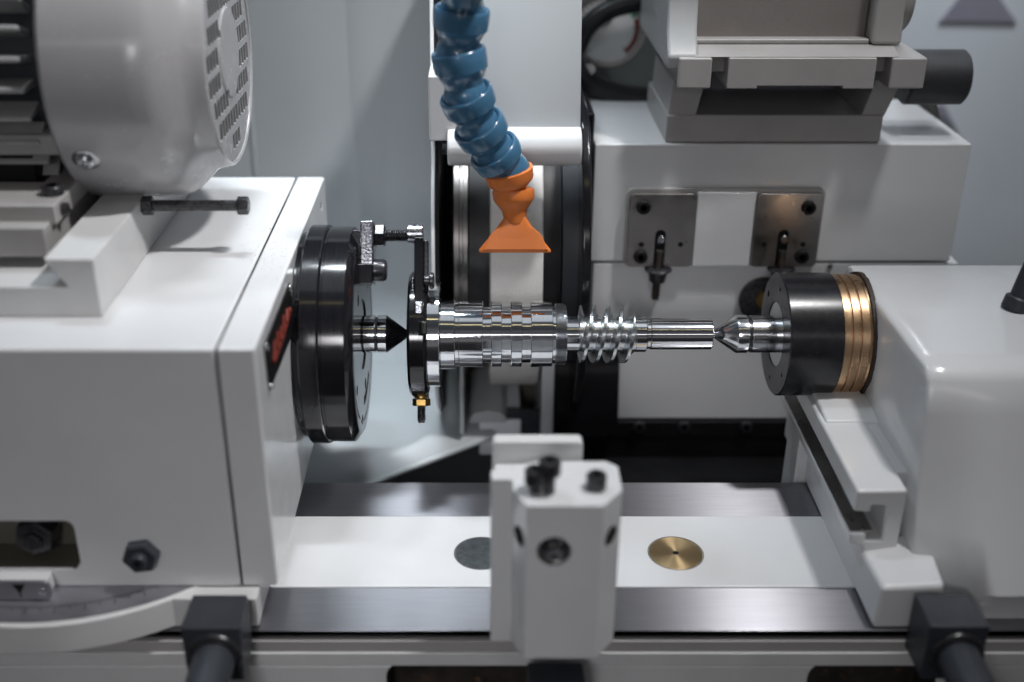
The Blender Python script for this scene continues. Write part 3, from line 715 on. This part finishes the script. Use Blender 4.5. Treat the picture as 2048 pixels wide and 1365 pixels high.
# ================================================================== GRINDING WHEEL AND GUARD
WC = Vector((0, 470, ZA)); WR = 200.0
wx0, wx1 = at(980, 560, y=272).x, at(1086, 560, y=272).x
t = thing('grinding_wheel', 'pale grey grinding wheel seen edge on behind the worm shaft', 'grinding wheel', (35, 470, ZA - 200))
bm = NB(); lathe(bm, [(wx0, 60), (wx0, WR - 1.5), (wx0 + 1.5, WR), (wx1 - 1.5, WR), (wx1, WR - 1.5), (wx1, 60)], WC, (1, 0, 0), 192, loop=True); obj('wheel_rim', bm, 'wheel', t)
bm = NB(); lathe(bm, [(wx0 - 27, 0), (wx0 - 27, 168), (wx0 - 25, 170), (wx0 - .5, 172), (wx0 - .5, 0)], WC, (1, 0, 0), 96); obj('left_flange', bm, 'black_satin', t)
bm = NB(); lathe(bm, [(wx0 - 46, 0), (wx0 - 46, 150), (wx0 - 44, 152), (wx0 - 38, 152), (wx0 - 37, 146), (wx0 - 34, 146), (wx0 - 33, 152), (wx0 - 27.2, 152), (wx0 - 27.2, 0)], WC, (1, 0, 0), 96); obj('balance_ring', bm, 'balance', t)
bm = NB(); lathe(bm, [(wx1 + .5, 0), (wx1 + .5, 172), (wx1 + 23, 170), (wx1 + 24, 160), (wx1 + 24, 0)], WC, (1, 0, 0), 96); obj('right_flange', bm, 'black_satin', t)
bm = NB(); lathe(bm, [(wx1 + 24.2, 0), (wx1 + 24.2, 188), (wx1 + 43, 188), (wx1 + 43, 0)], WC, (1, 0, 0), 96); obj('drive_hub', bm, 'dark_grey', t)

t = thing('wheel_guard', 'white wheel guard with flat hood and rounded front bar over the grinding wheel', 'wheel guard', (30, 480, -350))
gx0 = at(857, 300, y=240).x; gx1 = at(1176, 300, y=260).x
def arcplate(r, a0, a1, n=40): return [(470 + r * math.cos(math.radians(a0 + (a1 - a0) * k / n)), ZA + r * math.sin(math.radians(a0 + (a1 - a0) * k / n))) for k in range(n + 1)]
side = [(640, 272), (335, 272)] + [(p[0], p[1]) for p in arcplate(236, 138, 256)] + [(640, ZA - 229)]
bm = NB(); prism(bm, side, 'x', gx0, gx0 + 4.5); obj('side_plate', bm, 'white', t, 1.2)
side2 = [(640, 272), (343, 272)] + [(p[0], p[1]) for p in arcplate(231, 138, 256)] + [(640, ZA - 224)]
bm = NB(); prism(bm, side2, 'x', gx0 + 4.6, gx0 + 9); obj('side_liner', bm, 'black_matte', t)
zr_ = at(1182, 222, y=330).z
side3 = [(640, zr_), (345, zr_), (312, zr_ - 18)] + [(p[0], p[1]) for p in arcplate(240, 146, 236)] + [(640, ZA - 200)]
bm = NB(); prism(bm, side3, 'x', gx1 - 4, gx1 + 7); obj('right_plate', bm, 'black', t, 3)
B('back_plate', 'black_matte', t, gx0 + 9.2, gx1 - 4.2, 520, 530, -260, 270, 0)
yb = 256.0
bar0, bar1 = at(894, 290, y=yb - 20), at(1165, 290, y=yb - 20)
zc = at(1030, 292, y=yb).z
brp = [(yb + 22 * math.cos(math.radians(a)), zc + 21.5 * math.sin(math.radians(a))) for a in range(110, 271, 8)] + [(yb + 26, zc - 21.5), (yb + 26, zc + 21)]
bm = NB(); prism(bm, brp, 'x', bar0.x, bar1.x); obj('front_bar', bm, 'white', t, 2.5, 3)
cap = at(886, 296, y=yb); bm = NB(); lathe(bm, [(0, 0), (0, 7), (6, 8), (7, 7), (7, 0)], (bar0.x - 6, yb, zc - 2), (1, 0, 0), 32); obj('pivot_pin', bm, 'dark_grey', t)
h0 = zc + 21.2
hl = bar0.x + 24
bm = NB()
hp = [(yb + 4, h0 - 6), (yb + 4, h0), (yb + 47, h0 + 146), (yb + 55, h0 + 143), (yb + 16, h0 - 6)]
prism(bm, hp, 'x', hl, bar1.x - 1); obj('hood_plate', bm, 'sheet', t, 1)
# white shoulder at the guard's upper left
q0, q1 = at(860, 152, y=250), at(888, 284, y=250)
B('shoulder', 'white', t, gx0 + .3, bar0.x + 26, 252, 330, q1.z, q0.z, 2.5)
# lower guard chute
q = at(920, 740, y=330); q2 = at(950, 838, y=330)
B('lower_left_plate', 'sheet', t, q.x, q.x + 5, 300, 470, q2.z - 6, q.z + 70, 1)
q3 = at(1082, 740, y=330); q4 = at(1106, 884, y=330)
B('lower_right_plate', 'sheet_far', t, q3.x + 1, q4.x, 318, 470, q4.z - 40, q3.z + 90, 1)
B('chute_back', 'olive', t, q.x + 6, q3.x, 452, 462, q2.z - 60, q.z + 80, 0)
bm = NB(); z_ = at(975, 832, y=330).z
x0 = at(940, 830, y=330).x; x1 = at(1012, 830, y=330).x
prism(bm, [(x0, z_ - 6), (x0, z_ + 2), (x0 + 6, z_ + 8), ((x0 + x1) / 2, z_ + 12), (x1 - 6, z_ + 8), (x1, z_ + 2), (x1, z_ - 6)], 'y', 322, 450); obj('chute_lip', bm, 'sheet', t, 1.5)
B('chute_front', 'dark_grey', t, x1 + 1, q3.x, 335, 345, z_ - 90, z_ + 4, 1)
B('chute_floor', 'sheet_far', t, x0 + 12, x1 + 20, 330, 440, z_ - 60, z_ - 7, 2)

# ================================================================== WHEELHEAD
YW = 345.0
t = thing('wheelhead', 'white wheelhead casting at the right behind the tailstock', 'wheelhead', (330, 500, -230))
a0, a1 = at(1190, 288, y=YW), at(1944, 290, y=YW); a2 = at(1550, 523, y=YW)
B('housing', 'white', t, a0.x, a1.x, YW, 560, a2.z, a0.z, 2)
l0, l1 = at(1186, 529, y=YW), at(1244, 838, y=YW)
bm = NB()
box(bm, l0.x, at(1912, 560, y=YW).x, YW + 1, 560, l1.z, a2.z - 2.5); obj('lower_casting', bm, 'white', t, 2)
B('base_rail', 'black_matte', t, l0.x + 28, 520, YW - 6, 520, at(1400, 874, y=YW - 6).z, l1.z - 1, 1)
for p in (1278, 1368, 1492):
    q = at(p, 852, y=YW - 6); cap_screw('cap_screw', 'black_bolt', t, q, (0, -1, 0), 8, 5)
bm = NB(); q = at(1524, 598, y=YW); lathe(bm, [(0, 0), (0, 30), (3, 30), (5, 27), (5, 0)], q, (0, -1, 0), 48); port = obj('oil_port', bm, 'black_bolt', t)
bm = NB(); lathe(bm, [(5, 0), (5, 11), (9, 11), (9, 0)], q + Vector((2, 0, 2)), (0, -1, 0), 32); obj('brass_fitting', bm, 'brass_nut', port)
q = at(1660, 533, y=YW); bm = NB(); lathe(bm, [(0, 0), (0, 3.4), (1.5, 3.2), (1.5, 0)], q, (0, -1, 0), 20); obj('dowel', bm, 'dull_steel', t)
q0 = at(1932, 350, y=YW + 30); 
bm = NB(); lathe(bm, [(0, 0), (0, 150), (3, 152), (3, 0)], (a1.x + .5, 560, (a0.z + a2.z) / 2 - 40), (1, 0, 0), 96); obj('end_seal', bm, 'rust', t)

# mounting pad with two slotted ends
t = thing('slotted_pad', 'grey mounting pad with white middle and two slotted steel ends on the wheelhead front', 'mounting pad', at(1448, 535, y=YW - 8))
p0, p1 = at(1258, 388, y=YW - 12), at(1638, 534, y=YW - 12)
zt_, zb_ = p0.z, p1.z
xw0, xw1 = at(1390, 460, y=YW - 12).x, at(1508, 460, y=YW - 12).x
xL, xR = at(1256, 460, y=YW - 12).x, at(1640, 460, y=YW - 12).x
bm = NB(); prism(bm, rrect(xL - 3, xR + 3, zb_ - 1, zt_ + 5, 9), 'y', YW - 6, YW - .2); obj('pad', bm, 'grey_paint', t, 1.5)
def slotcut(cx_px):
    a, b = at(cx_px, 462, y=YW - 12), at(cx_px, 520, y=YW - 12)
    c = NB(); prism(c, rrect(a.x - 6.2, a.x + 6.2, zb_ - 12, a.z + 1, 6.1), 'y', YW - 30, YW - 1); return c
def holes(lst):
    c = NB()
    for a, b, r in lst: cyl(c, at(a, b, y=YW - 12) + Vector((0, 9, 0)), (0, -1, 0), 14, r, 24)
    return c
bm = NB(); prism(bm, rrect(xL, xw0, zb_, zt_, 6), 'y', YW - 12, YW - 6.2)
obj('steel_end', bm, 'dull_steel', t, .8, cutter=[slotcut(1322)], cut_mat='black_matte')
bm = NB(); prism(bm, rrect(xw1, xR, zb_, zt_, 6), 'y', YW - 12, YW - 6.2)
obj('steel_end', bm, 'dull_steel', t, .8, cutter=[slotcut(1568)], cut_mat='black_matte')
B('middle', 'white', t, xw0 + .6, xw1 - .6, YW - 9.5, YW - 6.1, zb_ + .5, zt_ + 1, .8)
for a, b in ((1283, 489), (1361, 489), (1528, 489), (1606, 489)):
    bm = NB(); lathe(bm, [(-3, 0), (-3, 3.3), (.15, 3.3), (.15, 0)], at(a, b, y=YW - 12), (0, -1, 0), 24); obj('pin_hole', bm, 'black_matte', t)
for a, b in ((1287, 414), (1281, 513), (1617, 415), (1603, 513)): cap_screw('cap_screw', 'black_matte', t, at(a, b, y=YW - 12), (0, -1, 0), 8.4, 5)
for cx_ in (1322, 1568):
    a_ = at(cx_, 462, y=YW - 12); B('slot_back', 'black_matte', t, a_.x - 9, a_.x + 9, YW - 7.4, YW - 6.15, zb_ + .6, a_.z + 4, 0)
    bm = NB(); cyl(bm, at(cx_, 478, y=YW - 8), (0, -1, 0), 3, 5, 24, .6); obj('slot_pin', bm, 'steel', t)
for i, (cx_, lab) in enumerate(((1316, 'black T bolt hanging in the left slot of the grey mounting pad'), (1562, 'black T bolt in the right slot of the mounting pad partly behind the quill sleeve'))):
    tt = thing('slot_bolt', lab, 'bolt', at(cx_, 590, y=YW - 14), 'bolts in the mounting pad slots')
    a = at(cx_ + 3, 500, y=YW - 10); b = at(cx_ - 6, 598, y=YW - 10); n = at(cx_ - 1, 548, y=YW - 10)
    d = (b - a).normalized()
    bm = NB(); L = (b - a).length; lathe(bm, [(0, 0)] + screw(L, 4.4, 5.0, 2.2) + [(L, 0)], a, d, 24); obj('shank', bm, 'rust', tt)
    bm = NB(); lathe(bm, [(-9, 0), (-9, 13), (-7, 17), (-6, 17), (-5, 12), (9, 10), (10, 8.5), (10, 0)], n, d, 24); obj('flange_nut', bm, 'black_bolt', tt)

# ================================================================== BRACKET ON THE WHEELHEAD
zh = a0.z
t = thing('slide_bracket', 'grey cast slide bracket with notched table standing on the wheelhead', 'slide bracket', (350, 430, zh))
b0, b1 = at(1334, 230, y=YW + 4), at(1768, 230, y=YW + 4)
B('bracket_base', 'grey_paint', t, b0.x, b1.x, YW + 4, 520, zh + .6, b0.z, 2)
zu0 = b0.z
def upright(p0, p1, p2, p3):
    bm = NB(); pts = []
    for (a, b) in (p0, p1, p2, p3): q = at(a, b, y=YW + 6); pts.append((q.x, q.z))
    prism(bm, pts, 'y', YW + 6, 500); return bm
obj('upright', upright((1336, 234), (1391, 234), (1412, 160), (1345, 160)), 'grey_paint', t, 1.5)
obj('upright', upright((1722, 234), (1768, 234), (1806, 160), (1752, 160)), 'grey_paint', t, 1.5)
B('reflection_panel', 'lilac', t, b0.x + 20, b1.x - 20, 470, 478, zu0 + .5, zu0 + 70, 1)  # added panel, lilac colour carries the purple-blue reflection between the uprights
yt = 300.0
def Q(a, b, y=yt): q = at(a, b, y=y); return q
zt1, zt0 = Q(1500, 116).z, Q(1500, 178).z
for a, b in ((1357, 1424), (1456, 1752), (1782, 1853)):
    bm = NB(); box(bm, Q(a, 140).x, Q(b, 140).x, yt, 420, zt0, zt1)
    c = None
    if a == 1456:
        c = NB(); box(c, Q(1515, 170).x, Q(1686, 170).x, yt - 20, 500, zt0 - 10, zt0 + 3)
    obj('table_face', bm, 'grey_paint', t, 2.5, 3, cutter=c)
B('table_top', 'grey_paint', t, Q(1357, 140).x + 3, Q(1853, 140).x - 3, yt + 24, 470, zt0 + 14, zt1 - .8, 1)
zs = at(1500, 84, z=zt1)
bm = NB(); prism(bm, [(yt + 2, zt1 + .2), (yt + 30, zt1 + 8), (420, zt1 + 8), (420, zt1 + .2)], 'x', Q(1385, 140).x, Q(1800, 140).x); obj('table_step', bm, 'grey_paint', t, 2)
yc = at(1550, 90, z=zt1 + 8).y
# body: left cheek, recessed middle, right cheek
xm0, xm1 = at(1332, 60, y=yc).x, at(1393, 60, y=yc).x; xm2, xm3 = at(1745, 60, y=yc).x, at(1806, 60, y=yc).x
bm = NB(); prism(bm, [(Q(0, 0).y + 10, zt0 + 20), (yt + 4, zt1), (yc - 6, zt1 + 26), (yc, zt1 + 60), (yc, zt1 + 135), (560, zt1 + 135), (560, zt0 + 20)], 'x', xm0, xm1); obj('left_cheek', bm, 'cheek', t, 4, 3)
bm = NB(); prism(bm, [(yc - 4, zt1 + 8.2), (yc, zt1 + 40), (yc, zt1 + 135), (560, zt1 + 135), (560, zt1 + 8.2)], 'x', xm2, xm3); obj('right_cheek', bm, 'grey_paint', t, 5, 3)
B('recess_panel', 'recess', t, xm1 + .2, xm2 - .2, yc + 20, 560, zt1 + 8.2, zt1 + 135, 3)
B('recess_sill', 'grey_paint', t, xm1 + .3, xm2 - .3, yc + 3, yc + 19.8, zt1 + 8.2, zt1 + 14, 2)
q = at(1806, 120, y=yc + 50)
bm = NB(); lathe(bm, [(0, 0), (0, 44), (12, 44), (18, 38), (18, 0)], (xm3, yc + 62, zt1 + 52), (1, 0, 0), 64); obj('end_boss', bm, 'grey_paint', t)
kn = at(1850, 154, y=395); kr = 54 * proj(kn)[2] / F_PX
t = thing('knurled_knob', 'black knurled cylindrical knob on the right end of the slide bracket', 'knob', kn - Vector((0, 0, kr)))
k1 = at(1926, 154, y=395).x
bm = NB(); lathe(bm, [(kn.x - 26, 0), (kn.x - 26, kr - 3), (kn.x - 23, kr), (k1 - 3, kr), (k1, kr - 3), (k1, 0)], Vector((0, kn.y, kn.z)), (1, 0, 0), 96); obj('grip', bm, 'knurl', t)

# ================================================================== GAUGE AND HOSES
YG = 640.0
g = at(1216, 56, y=YG); gr = 76 * proj(g)[2] / F_PX; gd = -ray(1216, 56).normalized(); gd = (gd + Vector((0, -.6, 0))).normalized()
t = thing('pressure_gauge', 'round pressure gauge with red arc half hidden behind the wheel guard', 'pressure gauge', g - Vector((0, 0, gr)))
_, gu, gv = frame(gd)
gu = Vector((1, 0, 0)) - gd * gd.x; gu.normalize(); gv = gd.cross(gu); 
if gv.z < 0: gv = -gv
bm = NB(); lathe(bm, [(-30, 0), (-30, gr * .95), (6, gr), (9, gr * .97), (9, gr * .9), (2, gr * .88), (2, 0)], g, gd, 96); obj('case', bm, 'dull_steel', t)
bm = NB(); lathe(bm, [(2.1, 0), (2.1, gr * .87), (3, gr * .87), (3, 0)], g, gd, 96); dial = obj('dial', bm, 'dial', t)
def arc(bm, r0, r1, a0, a1, h=3.4, n=24):
    P = [[g + gd * h + (gu * math.cos(math.radians(a0 + (a1 - a0) * k / n)) + gv * math.sin(math.radians(a0 + (a1 - a0) * k / n))) * r for r in (r0, r1)] for k in range(n + 1)]
    V = [[bm.verts.new(p) for p in q] for q in P]
    for k in range(n): bm.faces.new((V[k][0], V[k][1], V[k + 1][1], V[k + 1][0]))
bm = NB(); arc(bm, gr * .70, gr * .82, -52, 18); obj('red_zone', bm, 'red', dial)
bm = NB(); arc(bm, gr * .66, gr * .80, 22, 95); obj('green_zone', bm, 'dial_green', dial)
bm = NB()
for k in range(28):
    a = math.radians(-50 + k * 10.4); w = .35 / gr * 2
    p = gu * math.cos(a) + gv * math.sin(a); s_ = gd.cross(p) * .5
    c0 = g + gd * 3.6 + p * gr * (.6 if k % 5 == 0 else .68); c1 = g + gd * 3.6 + p * gr * .84
    bm.faces.new([bm.verts.new(c) for c in (c0 - s_, c0 + s_, c1 + s_, c1 - s_)])
obj('tick_marks', bm, 'black_matte', dial)
bm = NB(); pv = g + gd * 5 + gv * gr * .28
lathe(bm, [(0, 0), (0, gr * .12), (3, gr * .1), (3, 0)], pv, gd, 32); tube(bm, [pv + gd, pv - gu * gr * .75 - gv * gr * .55 + gd], [2.4, 1.0], 8); obj('pointer', bm, 'black_matte', dial)
t = thing('black_hose', 'thick black rubber hose arching over the pressure gauge', 'hose', at(1250, 20, y=600), 'black hoses beside the gauge')
bm = NB(); tube(bm, spline([at(1150, 110, y=600), at(1172, 58, y=600), at(1215, 22, y=600), at(1275, 4, y=600), at(1345, -4, y=600), at(1420, -6, y=600)], 8), 13, 24); obj('tube', bm, 'hose', t)
t = thing('black_hose', 'thick black rubber hose sagging below the pressure gauge', 'hose', at(1250, 190, y=560), 'black hoses beside the gauge')
bm = NB(); tube(bm, spline([at(1140, 110, y=560), at(1172, 158, y=560), at(1225, 186, y=560), at(1290, 196, y=560), at(1360, 188, y=560), at(1440, 180, y=560)], 8), 15, 24); obj('tube', bm, 'hose', t)
q = at(1178, 138, y=560); bm = NB(); lathe(bm, [(0, 0), (0, 8), (10, 8), (10, 0)], q, (0, -1, .2), 6); obj('fitting', bm, 'steel', t)

# ================================================================== SURROUNDINGS
YWALL = 600.0
bm = NB()
prof = [(YWALL, 420)] + [(YWALL, z) for z in (300, 200, 100)]
for k in range(1, 9):
    a = math.radians(90 * k / 8); prof.append((YWALL - 110 + 110 * math.cos(a), -190 - 110 * math.sin(a)))
prof += [(400, -300), (300, -300), (180, -300)]
P = []
e0, e1 = at(735, 965, z=-300), at(985, 868, z=-300)
for y, z in prof:
    x1 = 40.0
    if z <= -299.9:
        x1 = min(40.0, e0.x + (y - e0.y) / (e1.y - e0.y) * (e1.x - e0.x)) if y < e1.y else e1.x
    P.append((y, z, x1))
# rows with the cut front corner
rows_ = [(y, z, x1) for y, z, x1 in P if not (z <= -299.9)] + [(450, -300, e1.x), (e1.y, -300, e1.x), (e0.y, -300, e0.x), (150, -300, e0.x - 40)]
prevr = None
for y, z, x1 in rows_:
    r = [bm.verts.new((x, y, z)) for x in (-1400, -700, -400, -200, x1)]
    if prevr:
        for k in range(4): bm.faces.new((prevr[k], prevr[k + 1], r[k + 1], r[k]))
    prevr = r
w = obj('splash_tray', bm, 'sheet', None, 0, ang=40)
sd = w.modifiers.new('thickness', 'SOLIDIFY'); sd.thickness = 4 * S; sd.offset = 0
tag(w, 'pale splash sheet curving down from the back into a tray with a diagonal front edge', 'splash guard')
t = thing('edge_bead', 'rounded pale bead along the diagonal front edge of the splash tray', 'edge bead', (e0.x, e0.y, -304))
bm = NB(); tube(bm, [Vector((e0.x - 60, e0.y - (e1.y - e0.y) / (e1.x - e0.x) * 60, -303)), Vector((e0.x, e0.y, -303)), Vector((e1.x, e1.y, -303)), Vector((e1.x + 1, e1.y + 8, -303)), Vector((e1.x + 1, 455, -303))], 4.5, 16); obj('bead', bm, 'sheet', t)
# standing folds of the sheet
for i, (a, wd, lab) in enumerate(((506, 5, 'narrow vertical fold in the back sheet just right of the motor'), (742, 26, 'wide vertical fold in the back sheet left of the hose'))):
    q = at(a, 300, y=YWALL - 6)
    bm = NB(); prism(bm, [(q.x - wd, YWALL - 2), (q.x - wd * .4, YWALL - 5), (q.x + wd * .4, YWALL - 5), (q.x + wd, YWALL - 2)], 'z', -185, 415)
    o = obj('sheet_fold', bm, 'sheet', None, 1); tag(o, lab, 'sheet fold', 'folds in the back sheet')
bm = NB(); box(bm, -1400, 1600, 131, 1300, -480, -470); o = obj('lower_floor', bm, 'dark_back'); tag(o, 'dark greenish machine bed floor under the splash tray', 'machine floor', kind='structure')
# black way cover behind the table, right
q0 = at(1104, 760, y=300); 
t = thing('way_cover', 'black folded way cover and apron behind the table under the wheelhead', 'way cover', (300, 260, -300))
bm = NB(); prism(bm, [(at(1106, 700, y=318).x, at(1106, 700, y=318).z), (at(1240, 690, y=318).x, at(1240, 690, y=318).z), (at(1236, 868, y=318).x, at(1236, 868, y=318).z), (at(1102, 880, y=318).x, at(1102, 880, y=318).z)], 'y', 318, 338); obj('apron', bm, 'black', t, 2)
zq = at(1400, 876, y=YW - 6).z
B('cover_top', 'black_matte', t, at(1100, 900, y=320).x, 700, 176, 340, zq - 34, zq - 30, 1)
B('cover_back', 'black_matte', t, at(1100, 900, y=340).x, 700, 341, 350, zq - 60, zq - 1, 1)
B('cover_front', 'black_matte', t, at(1100, 900, y=320).x, 700, 170, 175, -400, zq - 33, 1)
# dark column right beside the guard
bm = NB(); prism(bm, [(at(1192, 180, y=YW).x, zr_ - 6), (at(1192, 180, y=YW).x, -60)] + [(at(1168, 180, y=YW).x, -60), (at(1168, 180, y=YW).x, zr_ - 6)], 'y', YW - 2, 420)
o = obj('guard_column', bm, 'black', None, 3); tag(o, 'narrow black column between the wheel guard and the wheelhead', 'column')
# back wall right
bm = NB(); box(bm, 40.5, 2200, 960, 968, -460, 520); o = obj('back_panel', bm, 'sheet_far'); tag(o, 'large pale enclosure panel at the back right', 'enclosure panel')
for i, (pts, lab, m_) in enumerate((([(1880, 42), (2034, 44), (1975, -40), (1962, -60)], 'lilac triangular patch high on the back panel', 'lilac'), ([(1852, 212), (1888, 208), (1916, 262)], 'small grey triangular patch under the knurled knob', 'lilac'))):
    bm = NB(); prism(bm, [(at(a, b, y=957).x, at(a, b, y=957).z) for a, b in pts], 'y', 956, 959.5); o = obj('triangle_patch', bm, m_, None, .5); tag(o, lab, 'gusset', 'triangular patches on the back panel')  # flat lilac triangles on the back panel
# dark cabinet behind the gauge
bm = NB(); box(bm, 60, 330, 720, 780, -60, 330); o = obj('gauge_cabinet', bm, 'dark_back', None, 2); tag(o, 'dark grey cabinet wall behind the pressure gauge', 'cabinet')

# oil mist droplets on the painted top and the driver
dm = bpy.data.materials.new('oil_droplet'); dm.use_nodes = True
pb = dm.node_tree.nodes['Principled BSDF']; pb.inputs['Base Color'].default_value = (.95, .95, .93, 1); pb.inputs['Roughness'].default_value = .04
pb.inputs['Transmission Weight'].default_value = .9; pb.inputs['IOR'].default_value = 1.45
bm = NB(); rd = random.Random(3)
for k in range(420):
    px_ = rd.gauss(545, 38); py_ = rd.gauss(480, 62)
    p = at(px_, py_, z=ZT)
    if p.x > XR - 5 or p.y < YF + 8 or p.y > 360 or -233.5 < p.x < -229.5: continue
    r = rd.choice((.35, .45, .6, .9))
    bmesh.ops.create_icosphere(bm, subdivisions=1, radius=r, matrix=Matrix.Translation((p.x, p.y, ZT + .05)) @ Matrix.Diagonal((1, 1, .55, 1)))
o = obj('oil_droplets', bm, dm); tag(o, 'fine oil droplets sprinkled over the headstock top beside the seam', 'droplets', kind='stuff')

# ================================================================== WORLD AND LAMPS
wd = bpy.data.worlds.new('World'); SC.world = wd; wd.use_nodes = True
nt = wd.node_tree; bg = nt.nodes['Background']
tc = nt.nodes.new('ShaderNodeTexCoord'); sp = nt.nodes.new('ShaderNodeSeparateXYZ'); nt.links.new(tc.outputs['Generated'], sp.inputs[0])
rp = nt.nodes.new('ShaderNodeValToRGB'); mr = nt.nodes.new('ShaderNodeMapRange'); mr.inputs[1].default_value = -1; mr.inputs[2].default_value = 1
nt.links.new(sp.outputs['Z'], mr.inputs[0]); nt.links.new(mr.outputs[0], rp.inputs[0])
cr = rp.color_ramp
cr.elements[0].position = 0; cr.elements[0].color = (.10, .10, .115, 1)
cr.elements[1].position = 1; cr.elements[1].color = (.80, .88, 1.0, 1)
for p, c in ((.40, (.14, .14, .15)), (.475, (.30, .29, .30)), (.50, (.95, .92, .94)), (.56, (.80, .79, .83)), (.60, (.36, .37, .42)), (.74, (.34, .36, .41)), (.78, (.62, .64, .70)), (.83, (.26, .28, .32)), (.93, (.38, .42, .48))):
    e = cr.elements.new(p); e.color = (*c, 1)
nt.links.new(rp.outputs[0], bg.inputs['Color']); bg.inputs['Strength'].default_value = 0.14

def lamp(name, loc, target, power, sx, sy=None, col=(1, 1, 1), roll=0.):
    l = bpy.data.lights.new(name, 'AREA'); l.energy = power; l.color = col
    l.shape = 'RECTANGLE'; l.size = sx; l.size_y = sy or sx
    o = bpy.data.objects.new(name, l); COL.objects.link(o)
    o.location = (Vector(loc) + Vector((0, 0, LIFT))) * S
    d = (Vector(target) - Vector(loc)).normalized()
    z = -d; x = Vector((1, 0, 0)) - z * z.x; x.normalize(); y = z.cross(x)
    o.rotation_euler = Matrix((x, y, z)).transposed().to_euler()
    return o
k = lamp('overhead_lamp', (720, -110, 1750), (-300, 120, -200), 4.2, .15, .10, (1, .985, .985)); k.data.spread = math.radians(64)
k = lamp('left_hall_lamp', (-640, 520, 1750), (-160, 250, -250), 1.3, .14, .14, (.78, .90, 1)); k.data.spread = math.radians(62)
k = lamp('tray_fill_lamp', (-140, 285, 1150), (-125, 310, -300), .95, .34, .06, (.88, .95, 1)); k.data.spread = math.radians(42)  # added unseen lamp that brightens the splash tray
lamp('rear_hall_lamp', (930, 2400, 1470), (200, 0, -250), 5, .30, .45, (.86, .93, 1))
k = lamp('panel_fill_lamp', (800, 500, 1500), (650, 960, 100), 2.6, .3, .3, (.88, .94, 1)); k.data.spread = math.radians(60)  # added unseen fill that lifts the pale back panel
k = lamp('front_fill_lamp', (-300, -2100, 700), (-130, -180, -260), .57, .30, .30, (.98, .97, 1)); k.data.spread = math.radians(42)  # unseen fill added to lift the fronts nearest the camera
lamp('warm_strip_lamp', (-100, -1400, 2350), (0, 165, -79), 1.5, 3.2, .035, (1, .83, .45))
lamp('far_strip_lamp', (0, -3600, 1500), (0, 165, -79), 6.6, 4.0, .22, (1, .96, .95))
lamp('ceiling_panel_lamp', (0, -260, 2700), (0, -100, 0), 4.6, 2.6, 1.25, (.88, .94, 1))

# ================================================================== CAMERA
cd = bpy.data.cameras.new('camera'); co = bpy.data.objects.new('camera', cd); COL.objects.link(co); SC.camera = co
co.location = (CAM + Vector((0, 0, LIFT))) * S
co.rotation_euler = (math.radians(90) - TH, 0, 0)
cd.sensor_width = 36; cd.lens = 36 * F_PX / 2048
cd.shift_x = (1024 - CX) / 2048; cd.shift_y = 0
cd.clip_start = .02; cd.clip_end = 60
cd.dof.use_dof = True; cd.dof.focus_distance = (DA - 25) * S; cd.dof.aperture_fstop = 1.55
SC.view_settings.view_transform = 'Standard'; SC.view_settings.look = 'None'
SC.view_settings.gamma = 1; SC.view_settings.exposure = 0
SC.view_settings.use_curve_mapping = False
